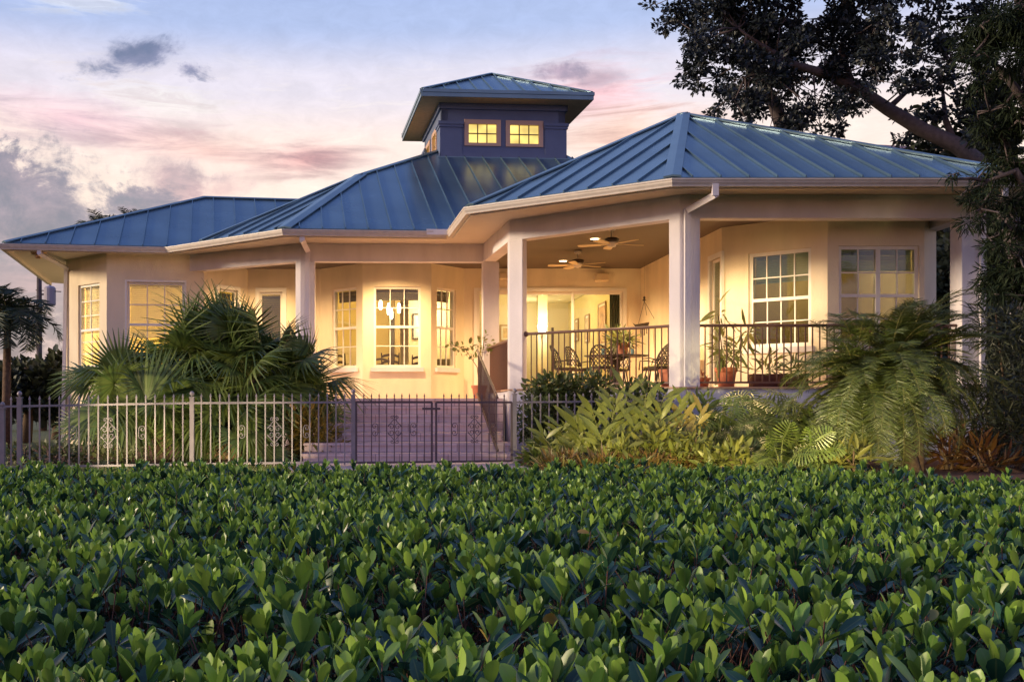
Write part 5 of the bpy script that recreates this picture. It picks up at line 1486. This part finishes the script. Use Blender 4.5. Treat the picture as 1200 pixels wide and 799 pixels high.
bush(wb(735, 18.0), 'shrub', 'dark green shrub under the dining set, right of the denser one', 'shrub', [((0, 0, .6), (.5, .5, .55), 1300), ((.2, 0, 1.05), (.45, .4, .35), 900), ((.55, 0, .5), (.4, .4, .45), 700)], T_OVAL, .085, 52, GREENB, 6, .3, 'leafy shrubs below the porch')
GING = striped_leaf('variegated_ginger_leaf', (.085, .13, .028), (.42, .40, .08), 30, .85, .38, .25)
T_GING = leaf_tpl([(0, .0), (.08, .02), (.3, .10), (.6, .115), (.85, .06), (1, 0)], .22, .25)
def ginger(base, label, stems, seed, m=None, L=.40):
    rng = np.random.default_rng(seed); t = tag(empty('ginger_plant', base), label, 'plant', 'variegated gingers in the right bed'); parts = []; mb = MB()
    for (x, y, h, lx, ly) in stems:
        pts = [np.array([x + lx * f * f, y + ly * f * f, h * f]) for f in np.linspace(0, 1, 7)]
        mb.tube([tuple(p) for p in pts], [.012, .012, .011, .010, .008, .006, .004], 6)
        n = 11
        for i in range(n):
            f = .28 + .70 * i / (n - 1); k = min(5, int(f * 6)); w = f * 6 - k; p = pts[k] * (1 - w) + pts[k + 1] * w
            az = (0 if i % 2 else math.pi) + rng.normal() * .45 + (seed % 3 - 1) * .4
            el = .55 + .35 * f + rng.normal() * .2
            d = np.array([math.cos(az) * math.cos(el), math.sin(az) * math.cos(el) * .6 - .15, math.sin(el)])
            parts.append(inst(*T_GING, [p], [d], [np.array([-math.cos(az) * .35, -1.0, .45]) + rng.normal(size=3) * .22], [L * rng.uniform(.75, 1.1)]))
    V, F, Uu = join(parts); build_np('foliage', V, F, Uu, m or GING, t); mb.build('cane', mat('ginger_cane', (.20, .20, .07), .5), t)
ginger(wb(752, 15.6), 'tallest yellow-striped ginger, right in front of the porch slab', [(0, 0, 1.12, .05, -.05), (-.12, .1, 1.0, -.3, -.05), (.12, .1, 1.15, .28, .05), (.05, -.05, .8, .2, -.15), (-.06, .15, 1.2, -.14, .1), (.2, .2, .95, .45, 0)], 61)
ginger(wb(706, 15.5), 'yellow-striped ginger of middle height, second from the tall one\'s left', [(0, 0, .85, -.15, -.05), (.1, 0, .9, .05, -.05), (-.1, .1, .72, -.35, -.1), (.16, .05, .62, .3, -.1), (0, -.1, .55, -.1, -.2)], 62)
ginger(wb(664, 15.7), 'small ginger with narrow leaves beside the short fence', [(0, 0, .62, -.1, -.05), (-.1, .05, .5, -.25, -.05), (.08, 0, .68, .1, -.05), (.02, -.1, .42, .2, -.1)], 63, None, .38)
ginger(wb(795, 15.9), 'orange-tinged ginger under the corner column', [(0, 0, .80, .06, -.05), (-.1, .1, .66, -.2, -.05), (.14, 0, .84, .2, -.05), (.04, -.12, .5, -.05, -.12)], 64, striped_leaf('gold_ginger_leaf', (.22, .19, .05), (.52, .38, .10), 22, .85, .4, .25), .36)
# split-leaf philodendrons
def philo_tpl(nl=10):
    parts = []
    base = leaf_tpl([(0, .03), (.3, .055), (.7, .045), (1, 0)], .2, .2); V, F, Uu = [list(map(tuple, base[0])), list(map(tuple, base[1])), list(map(tuple, base[2]))]
    for s in (-1, 1):
        for i in range(nl):
            t = -.12 + .92 * i / (nl - 1); a = R(118 - 78 * i / (nl - 1)); L = .58 * math.sin(math.pi * (.30 + .58 * i / (nl - 1))) + .06
            lobe = leaf_tpl([(0, .022), (.4, .026), (.7, .042), (.9, .03), (1, 0)], .25, .25)
            dx, dy = math.sin(a) * s, math.cos(a); o = len(V)
            for (x, y, z), uv in zip(lobe[0], lobe[2]):
                w = 1.0
                V.append((dx * y * L + dy * x * w, t + dy * y * L - dx * x * w, z * L * .9 - .2 * max(t, 0) ** 2)); Uu.append((.8 * s, uv[1]))
            F += [tuple(np.array(f) + o) for f in lobe[1]]
    return np.array(V), np.array(F), np.array(Uu)
PT = philo_tpl()
PHIL = mat('philodendron_leaf', (.085, .13, .028), .36, island=.35, col2=(.15, .19, .04), trans=.25, spec=.6)
def philodendron(base, label, nl, seed, spread, h, size=.45, extra=()):
    rng = np.random.default_rng(seed); t = tag(empty('philodendron', base), label, 'plant', 'split-leaf philodendrons in the right bed'); parts = []; mb = MB()
    for i in range(nl):
        az = rng.uniform(0, 6.283); rr = spread * math.sqrt(rng.random()); z = h * (1 - .55 * (rr / spread) ** 2) * rng.uniform(.55, 1.05)
        e = np.array([math.cos(az) * rr, math.sin(az) * rr * .8, z]); s = size * rng.uniform(.75, 1.15)
        d = np.array([math.cos(az) * .9, math.sin(az) * .9 - .35, -.25]) + rng.normal(size=3) * .25
        nn = np.array([math.cos(az) * .35, math.sin(az) * .3 - .55, .85]) + rng.normal(size=3) * .2
        parts.append(inst(*PT, [e], [d], [nn], [s])); mb.tube([(e[0] * .1, e[1] * .1, .0), (e[0] * .45, e[1] * .45, z * .75), tuple(e)], [.014, .011, .007], 5)
    for e, d, nn, s in extra:
        parts.append(inst(*PT, [e], [d], [nn], [s])); mb.tube([(0, 0, 0), (e[0] * .5, e[1] * .5, e[2] * .7), tuple(e)], [.014, .011, .007], 5)
    V, F, Uu = join(parts); build_np('foliage', V, F, Uu, PHIL, t); mb.build('petiole', mat('philodendron_petiole', (.13, .15, .05), .5), t)
philodendron(wb(885, 16.6), 'large split-leaf philodendron heaped below the porch railing', 58, 71, .95, 1.2, .42)
philodendron(wb(930, 15.9), 'split-leaf philodendron half behind the date palm', 40, 72, .75, 1.15, .42)
philodendron(wb(842, 16.0), 'split-leaf philodendron right of the orange-tinged ginger', 36, 73, .6, .85, .38)
philodendron(wb(915, 14.4), 'low bright split-leaf philodendron nearest the hedge', 10, 74, .5, .42, .36, [((-.16, -.2, .40), (-.35, -.5, .5), (0, -1, .55), .27), ((-.05, -.2, .50), (.15, -.5, .7), (0, -1, .5), .28), ((.10, -.3, .30), (.5, -.6, .1), (0, -1, .6), .27), ((-.25, -.25, .25), (-.7, -.5, -.1), (0, -1, .6), .26), ((.38, -.2, .47), (.6, -.3, .5), (0, -1, .5), .28), ((.50, -.2, .38), (.8, -.4, .0), (0, -1, .6), .27), ((.28, -.3, .45), (-.2, -.5, .7), (0, -1, .5), .27), ((.0, -.35, .18), (-.2, -.7, -.2), (0, -1, .7), .26)])
# crotons, ti plants and ground cover
CROT = mat('croton_leaf', (.16, .075, .028), .45, island=.45, col2=(.12, .12, .03), trans=.2)
YCROT = mat('gold_croton_leaf', (.34, .20, .035), .45, island=.4, col2=(.16, .15, .03), trans=.25)
for i, (px, d, w, lab) in enumerate([(655, 14.9, .35, 'low orange-leaved croton by the short fence post'), (700, 14.8, .4, 'low orange-leaved croton under the middle ginger'), (750, 14.8, .42, 'low orange-leaved croton under the tallest ginger'), (800, 15.0, .4, 'low orange-leaved croton under the orange-tinged ginger')]):
    bush(wb(px, d), 'croton', lab, 'plant', [((0, 0, .10), (w, .3, .12), 330), ((.1, 0, .17), (w * .6, .2, .1), 90)], T_LANCE, .13, 80 + i, CROT, 4, .8, 'low crotons along the hedge')
bush(wb(372, 18.6), 'croton', 'gold-leaved croton between the fan palms and the stairs', 'plant', [((-.1, 0, .45), (.42, .35, .42), 420), ((.15, 0, .25), (.35, .3, .25), 220), ((-.2, 0, .75), (.25, .25, .2), 120)], T_LANCE, .20, 88, YCROT, 6, .3)
bush(wb(60, 17.0), 'ground_cover_plant', 'pale low spreading plants at the foot of the left fence', 'plant', [((-.6, 0, .15), (.5, .3, .16), 300), ((.1, 0, .15), (.5, .3, .18), 320), ((.9, 0, .13), (.6, .3, .15), 300)], T_OVAL, .09, 89, mat('pale_cover_leaf', (.15, .17, .06), .5, island=.3, trans=.2), 6, .5)
TI = mat('ti_leaf', (.10, .036, .014), .4, island=.45, col2=(.14, .075, .02), trans=.2)
for i, (px, d, h, lab) in enumerate([(1108, 15.6, .55, 'orange ti plant right of the date palm trunk'), (1150, 15.0, .45, 'low orange ti plant at the dark right end of the bed'), (1128, 16.6, .7, 'reddish ti plant against the porch base')]):
    bush(wb(px, d), 'ti_plant', lab, 'plant', [((0, 0, h * .55), (.3, .25, h * .4), 90), ((.1, -.05, h * .25), (.35, .25, h * .22), 60)], T_LANCE, .24, 90 + i, TI, 3, .7, 'ti plants right of the date palm')
T_BROAD = leaf_tpl([(0, 0), (.18, .09), (.5, .155), (.8, .09), (1, 0)], .22, .25)
BEDL = mat('bed_lime_leaf', (.12, .145, .03), .42, island=.4, col2=(.20, .20, .045), trans=.25); BEDD = mat('bed_green_leaf', (.065, .10, .022), .42, island=.4, col2=(.12, .145, .03), trans=.2)
for i, (px, d, w, h, sz, mm, lab) in enumerate([
        (640, 16.2, .35, .42, .15, BEDD, 'low dark leafy plant at the short fence post'), (684, 16.4, .45, .66, .15, BEDD, 'dark leafy plant behind the small ginger'),
        (728, 14.9, .35, .40, .14, BEDL, 'lime leafy plant between the two largest gingers'), (776, 15.2, .40, .62, .15, BEDL, 'lime leafy plant between the tall and the orange-tinged ginger'),
        (812, 15.0, .36, .50, .14, BEDL, 'lime leafy plant below the corner column'), (822, 17.0, .5, 1.0, .17, BEDD, 'dark leafy plant against the porch slab right of the column'),
        (858, 14.6, .42, .38, .15, BEDL, 'low lime plant before the heaped philodendron'), (960, 15.2, .5, .75, .17, BEDD, 'dark leafy plant left of the date palm'),
        (978, 16.8, .5, 1.05, .17, BEDD, 'tall dark leafy plant behind the left fronds of the date palm')]):
    bush(wb(px, d), 'bedding_plant', lab, 'plant', [((0, 0, h * .5), (w, w * .8, h * .45), int(260 * h + 90)), ((-w * .5, 0, h * .35), (w * .6, w * .6, h * .3), 70), ((w * .5, 0, h * .35), (w * .6, w * .6, h * .3), 70), ((0, 0, h * .9), (w * .5, w * .5, h * .2), 40)], T_BROAD, sz, 130 + i, mm, 4, .5, 'leafy filler plants in the right bed')
bush(wb(1000, 14.6), 'bedding_plant', 'yellow-green bedding plant left of the date palm trunk', 'plant', [((0, 0, .2), (.45, .3, .22), 120), ((-.4, 0, .18), (.3, .2, .18), 60)], T_LANCE, .24, 95, mat('bed_leaf', (.17, .17, .04), .4, island=.35, trans=.25), 4, .6)

# ------------------------------------------------------------------ trees
OAKB = mat('oak_bark', (.10, .078, .082), .95, var=.3, vscale=7, bump=.8, bscale=25)
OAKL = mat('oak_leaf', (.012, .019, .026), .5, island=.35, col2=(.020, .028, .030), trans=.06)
T_OAK = leaf_tpl([(0, .0), (.3, .24), (.65, .26), (1, 0)], .25, .1)
def px_clusters(lst, d, jit, dens, size, seed, tpl, base, up=0.0, flat=.7, centers_out=None):
    rng = np.random.default_rng(seed); cents = []; centers_out = [] if centers_out is None else centers_out
    for px, py, r in lst:
        q = d + rng.uniform(-jit, jit); c = at(px, py, q) - base; rr = r / FOC * q
        # each clump is several twigs' worth of leaves with gaps between
        k = max(3, int(r / 6))
        for _ in range(k):
            o = rng.normal(size=3) * .42 * rr; a = rng.uniform(.22, .42) * rr
            cents.append((np.array(c) + o, (a * 1.25, a, a * flat), int(dens * (a / .5) ** 2))); centers_out.append((np.array(c), np.array(c) + o))
    return leaf_cloud(cents, tpl, size, seed, up)
def tree(base, name, label, lst, d, jit, dens, size, seed, limbs, lm, tpl=T_OAK, group=None, bark=None, up=0.0):
    t = tag(empty(name, base), label, 'tree', group)
    tw = []; V, F, Uu = px_clusters(lst, d, jit, dens, size, seed, tpl, base, up, centers_out=tw); build_np('crown', V, F, Uu, lm, t)
    mb = MB(); samp = []
    for pts, rad in limbs:
        mb.tube([p - base for p in pts], rad, 9)
        for a_, b_ in zip(pts[:-1], pts[1:]):
            for q in range(6): samp.append(np.array(a_ + (b_ - a_) * q / 6 - base))
    samp = np.array(samp); done = {}; rg = np.random.default_rng(seed + 7)
    for c, e in tw:
        key = tuple(np.round(c, 3))
        if key not in done:
            n_ = samp[np.argmin(np.linalg.norm(samp - c, axis=1))]; done[key] = 1
            m_ = (n_ + c) / 2 + rg.normal(size=3) * .12 * np.linalg.norm(c - n_); mb.tube([tuple(n_), tuple(m_), tuple(c)], [.032, .022, .012], 5)
        m_ = (c + e) / 2 + rg.normal(size=3) * .06; mb.tube([tuple(c), tuple(m_), tuple(e)], [.016, .011, .005], 4)
    mb.build('trunk', bark or OAKB, t, smooth=True)
    return t
D = 36
def L3(pts, d=D): return [at(px, py, d + dz) for px, py, dz in pts]
base = Vector((xat(1200, D), D, 0))
oak = [(1085, 70, 34), (1100, 30, 36), (1070, 110, 26), (1110, 95, 26), (930, 10, 40), (875, 15, 36), (1010, 50, 30), (945, 120, 26), (905, 118, 22), (990, 132, 22), (1130, 130, 30), (1160, 150, 30), (1140, 20, 40), (1180, 50, 45), (1150, 85, 34), (1190, 110, 40), (1125, 55, 26), (805, 65, 22), (860, 95, 30), (895, 40, 36), (925, 100, 26), (965, 65, 30), (1000, 15, 36), (1030, 95, 24), (1065, 40, 24), (1000, 115, 24), (925, 155, 24), (965, 165, 18), (838, 130, 16), (885, 125, 26), (970, 128, 26), (790, 22, 34), (818, 45, 34), (850, 20, 45), (905, 20, 50), (955, 22, 45), (1000, 40, 42), (1035, 20, 36), (865, 62, 42), (838, 92, 30), (872, 112, 34), (915, 70, 40), (940, 100, 34), (985, 85, 40), (1022, 75, 36), (1055, 60, 26), (1048, 98, 26),
       (905, 140, 30), (950, 140, 34), (985, 152, 22), (855, 122, 20), (768, 6, 18), (1075, 12, 22), (1016, 122, 22), (880, 148, 16), (1050, 130, 20), (1085, 148, 24), (1060, 165, 22), (1100, 128, 20),
       (830, -30, 50), (900, -40, 60), (980, -40, 60), (1050, -40, 55), (1110, -20, 40), (940, -100, 70), (1040, -110, 70), (1130, -80, 60)]
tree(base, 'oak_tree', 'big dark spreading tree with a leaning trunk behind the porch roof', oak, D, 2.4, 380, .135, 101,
     [(L3([(1205, 480, 0), (1195, 300, 0), (1165, 205, 0), (1120, 170, .2), (1080, 152, .3), (1040, 128, .3), (1005, 104, .2), (965, 86, 0), (930, 76, -.3), (890, 52, -.5), (860, 30, -.7)]), [.42, .36, .30, .28, .25, .22, .19, .16, .12, .07, .02]),
      (L3([(1118, 168, .2), (1108, 140, .8), (1104, 100, 1.0)]), [.13, .10, .04]), (L3([(1040, 128, .3), (1062, 108, .4), (1095, 100, .4), (1120, 66, .3)]), [.11, .08, .05, .02]),
      (L3([(1000, 100, .2), (985, 60, .4), (992, 20, .4)]), [.11, .07, .02]), (L3([(930, 76, -.3), (900, 84, -.6), (868, 92, -.8)]), [.08, .05, .02])], OAKL)
base = Vector((xat(938, D + 3), D + 3, 0))
tree(base, 'oak_tree', 'dark tree with a pale curving forked trunk above the roof ridge', [(830, 70, 30), (850, 40, 36), (815, 20, 30), (880, 30, 34), (845, 110, 26), (910, 95, 28), (930, 130, 24), (965, 120, 28), (875, 140, 20), (1000, 60, 34), (960, 60, 36), (880, 80, 24)], D + 3, 1.5, 300, .135, 102,
     [(L3([(945, 480, 3), (940, 260, 3), (930, 185, 3), (918, 150, 3), (905, 118, 3), (893, 97, 2.9), (876, 78, 2.8), (862, 60, 2.6), (845, 35, 2.4)]), [.36, .32, .28, .26, .23, .20, .15, .09, .03]),
      (L3([(905, 118, 3), (882, 118, 2.8), (862, 122, 2.6)]), [.11, .07, .02]), (L3([(893, 97, 2.9), (890, 70, 2.9), (904, 44, 3.1), (900, 20, 3.2)]), [.11, .08, .05, .02]), (L3([(905, 100, 3), (925, 96, 3.2), (915, 80, 3.2)]), [.06, .04, .015])], OAKL)
# dark weeping tree close on the right
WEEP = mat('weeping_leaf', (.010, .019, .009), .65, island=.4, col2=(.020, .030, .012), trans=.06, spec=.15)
T_STRIP = leaf_tpl([(0, .03), (.4, .06), (.8, .045), (1, 0)], .3, .25)
dw = 15.2
base = Vector((xat(1225, dw), dw, 0))
weep = [(1190, 20, 60), (1150, 30, 36), (1135, 70, 30), (1170, 90, 44), (1195, 140, 46), (1160, 130, 30), (1185, 190, 38), (1160, 205, 26), (1135, 222, 24), (1150, 245, 30), (1180, 245, 40), (1160, 280, 28), (1195, 300, 40), (1170, 320, 26), (1230, 60, 70), (1240, 200, 80), (1240, 330, 70),
        (1200, -50, 70), (1270, -20, 80), (1120, 210, 14), (1175, 160, 34)]
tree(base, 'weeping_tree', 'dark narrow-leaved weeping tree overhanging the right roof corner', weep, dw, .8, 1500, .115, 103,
     [([at(1232, 545, dw), at(1228, 380, dw), at(1222, 200, dw), at(1205, 60, dw), at(1190, -30, dw)], [.22, .19, .16, .11, .06]), ([at(1225, 260, dw), at(1190, 200, dw), at(1150, 215, dw)], [.08, .05, .02]), ([at(1222, 320, dw), at(1190, 270, dw), at(1160, 260, dw)], [.07, .05, .02]),
      ([at(1215, 140, dw), at(1180, 90, dw), at(1150, 60, dw)], [.07, .05, .02])], WEEP, T_STRIP, up=-.45)
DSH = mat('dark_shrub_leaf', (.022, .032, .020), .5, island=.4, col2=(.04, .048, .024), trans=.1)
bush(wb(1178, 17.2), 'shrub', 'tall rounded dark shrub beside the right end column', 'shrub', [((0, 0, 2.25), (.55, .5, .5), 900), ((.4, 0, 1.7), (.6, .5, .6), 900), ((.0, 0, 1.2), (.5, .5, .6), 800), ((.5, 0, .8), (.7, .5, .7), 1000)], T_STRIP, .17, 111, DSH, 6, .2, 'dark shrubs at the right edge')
bush(wb(1195, 15.4), 'shrub', 'low black-green shrub at the right edge of the bed', 'shrub', [((0, 0, .5), (.6, .5, .55), 800), ((-.35, .4, .75), (.45, .4, .6), 700), ((.4, 0, 1.0), (.5, .5, .7), 800)], T_STRIP, .17, 112, DSH, 6, .2, 'dark shrubs at the right edge')
# background trees: left of the wing and behind the house on the right
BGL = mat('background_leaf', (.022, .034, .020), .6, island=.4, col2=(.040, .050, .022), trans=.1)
def bgtree(px, d, top, w, seed, label, name='background_tree', n=900, size=.22, m=None):
    base = wb(px, d); h = zat(top, d); r = w / FOC * d; rng = random.Random(seed); cents = []
    for i in range(9):
        a = rng.uniform(-1, 1); z = rng.uniform(.25, .92); cents.append(((a * r * .7 * (1.15 - abs(z - .5)), rng.uniform(-.5, .5) * r, h * z), (r * .42, r * .42, h * .16), n // 9))
    t = tag(empty(name, base), label, 'tree', 'trees in the dusk behind the house'); V, F, Uu = leaf_cloud(cents, T_OAK, size, seed, .1); build_np('crown', V, F, Uu, m or BGL, t)
    mb = MB(); mb.tube([(0, 0, -.05), (.1, 0, h * .4), (0, 0, h * .85)], [.16, .12, .04], 8)
    for i in range(4):
        c = cents[i * 2][0]; mb.tube([(.05, 0, h * .35), (c[0] * .6, c[1] * .6, c[2] * .8), c], [.06, .04, .015], 6)
    mb.build('trunk', BARK, t, smooth=True)
bgtree(30, 27, 415, 34, 121, 'bushy dark tree left of the wing, under the leaning palm', n=2600)
bgtree(66, 30, 408, 26, 122, 'narrow dark tree touching the left wing wall', n=2200)
bgtree(-15, 25, 400, 40, 123, 'dark tree at the far left edge behind the fence', n=2200)
bgtree(50, 40, 425, 60, 127, 'far dark tree line clump left of the wing', n=3000)
bgtree(1040, 43, 128, 40, 124, 'dark bushy tree beyond the roof, left of the leaning trunk', n=4200, size=.26)
bgtree(1095, 40, 118, 46, 125, 'dark bushy tree under the leaning trunk', n=5200, size=.26)
bgtree(1165, 38, 60, 60, 126, 'tall black tree behind the weeping branches', n=7500, size=.28)
bgtree(1210, 24, 330, 80, 128, 'dark understorey tree behind the right shrubs', n=4200, size=.22)
bgtree(1120, 30, 250, 40, 129, 'dark tree seen through the open end of the porch', n=3600, size=.22)

# utility pole, far roofs
t = tag(empty('utility_pole', wb(46, 62)), 'wooden utility pole with a grey transformer left of the house', 'utility pole')
PG = mat('weathered_pole', (.09, .075, .085), .9, var=.2, vscale=4)
mb = MB(); mb.tube([(0, 0, 0), (0, 0, zat(305, 62))], [.18, .14], 10); mb.build('pole', PG, t)
mb = MB(); mb.lathe((.62, 0, zat(358, 62)), [(.3, 0), (.34, .1), (.34, 1.0), (.25, 1.1), (.06, 1.15), (.06, 1.3), (.03, 1.35)], 14); mb.build('transformer', mat('transformer_grey', (.28, .26, .33), .6), t)
mb = MB(); mb.bar((0, 0, zat(345, 62)), (.9, 0, zat(345, 62)), .09); mb.bar((-.2, 0, zat(340, 62)), (1.3, -.1, zat(342, 62)), .05); mb.build('crossarm', PG, t)
def far_house(px, d, peak, eave, w, label, rm):
    b = wb(px, d); t = tag(empty('far_house', b), label, 'house', 'neighbouring houses behind the trees'); hw = w / FOC * d; ze, zp = zat(eave, d), zat(peak, d)
    mb = MB(); mb.box(-hw * .9, hw * .9, 0, 6, -.05, ze); mb.build('wall', mat('far_wall', (.3, .25, .25), .9), t)
    mb = MB(); mb.add([(-hw, -.4, ze), (hw, -.4, ze), (hw, 6.4, ze), (-hw, 6.4, ze), (-hw * .2, 3, zp), (hw * .2, 3, zp)], [(0, 1, 5, 4), (1, 2, 5), (2, 3, 4, 5), (3, 0, 4), (3, 2, 1, 0)]); mb.build('roof', rm, t)
far_house(1052, 52, 152, 176, 52, 'neighbouring house with a dusky pink roof peeping over the ridge', mat('pink_far_roof', (.22, .12, .13), .8))
far_house(1150, 46, 138, 160, 36, 'neighbouring pale-roofed house half hidden behind the leaning trunk', mat('pale_far_roof', (.34, .34, .40), .7))

# ------------------------------------------------------------------ garden spotlights (the lit lamps that wash the palms and the bed)
SPM = mat('black_spot_housing', (.02, .02, .02), .5)
def spot(loc, target, power, label, col=(1, .80, .46), size=70, blend=.7, r=.05):
    loc = Vector(loc); t = tag(empty('garden_spotlight', loc), label, 'spotlight', 'low garden spotlights in the planting')
    dr = (Vector(target) - (loc + Vector((0, 0, .2)))).normalized()
    mb = MB(); mb.tube([(0, 0, -.05), (0, 0, .17)], .012, 6); mb.build('stake', SPM, t)
    a = Vector((0, 0, .17)); mb = MB(); mb.tube([a - dr * .10, a - dr * .06, a + dr * .04], [.025, .05, .055], 12); mb.build('housing', SPM, t)
    mb = MB(); mb.tube([a + dr * .041, a + dr * .045], .048, 12); mb.build('lens', emit_mat('spot_lens', (1, .85, .55), 3), t)
    l = bpy.data.lights.new('spot_lamp', 'SPOT'); l.energy = power; l.color = col; l.spot_size = R(size); l.spot_blend = blend; l.shadow_soft_size = r
    o = bpy.data.objects.new('spot_lamp', l); COL.objects.link(o); o.parent = t; o.location = a + dr * .06; o.rotation_euler = dr.to_track_quat('-Z', 'Y').to_euler()
spot((xat(110, 12.2), 12.2, 0), (xat(165, 18), 18, .95), 800, 'garden spotlight at the far left aimed at the bright fan leaf', size=27)
spot((xat(225, 12.2), 12.2, 0), (xat(235, 18), 18, .7), 620, 'garden spotlight before the middle fence post aimed at the fan palms', size=27)
spot((xat(320, 12.4), 12.4, 0), (xat(300, 18.9), 18.9, .7), 620, 'garden spotlight nearest the gates aimed at the fan palms', size=27)
WARM = (1, .82, .38)
spot((xat(650, 11.4), 11.4, -.06), (xat(672, 16), 16.0, .4), 330, 'garden spotlight before the small ginger', WARM, 32)
spot((xat(745, 11.4), 11.4, -.06), (xat(755, 16), 16.0, .5), 560, 'garden spotlight before the tallest ginger', WARM, 32)
spot((xat(840, 11.0), 11.0, -.06), (xat(845, 16), 16.2, .5), 560, 'garden spotlight before the orange-tinged ginger', WARM, 34)
spot((xat(920, 10.8), 10.8, -.06), (xat(915, 16), 16.2, .5), 640, 'garden spotlight before the bright split leaves', WARM, 34)
spot((xat(1030, 10.6), 10.6, -.08), (xat(1035, 15), 15, .85), 900, 'garden spotlight before the date palm', WARM, 40)
spot((xat(1140, 11.4), 11.4, -.08), (xat(1130, 15.8), 15.8, .3), 40, 'garden spotlight before the ti plants', (1, .66, .30), 34)
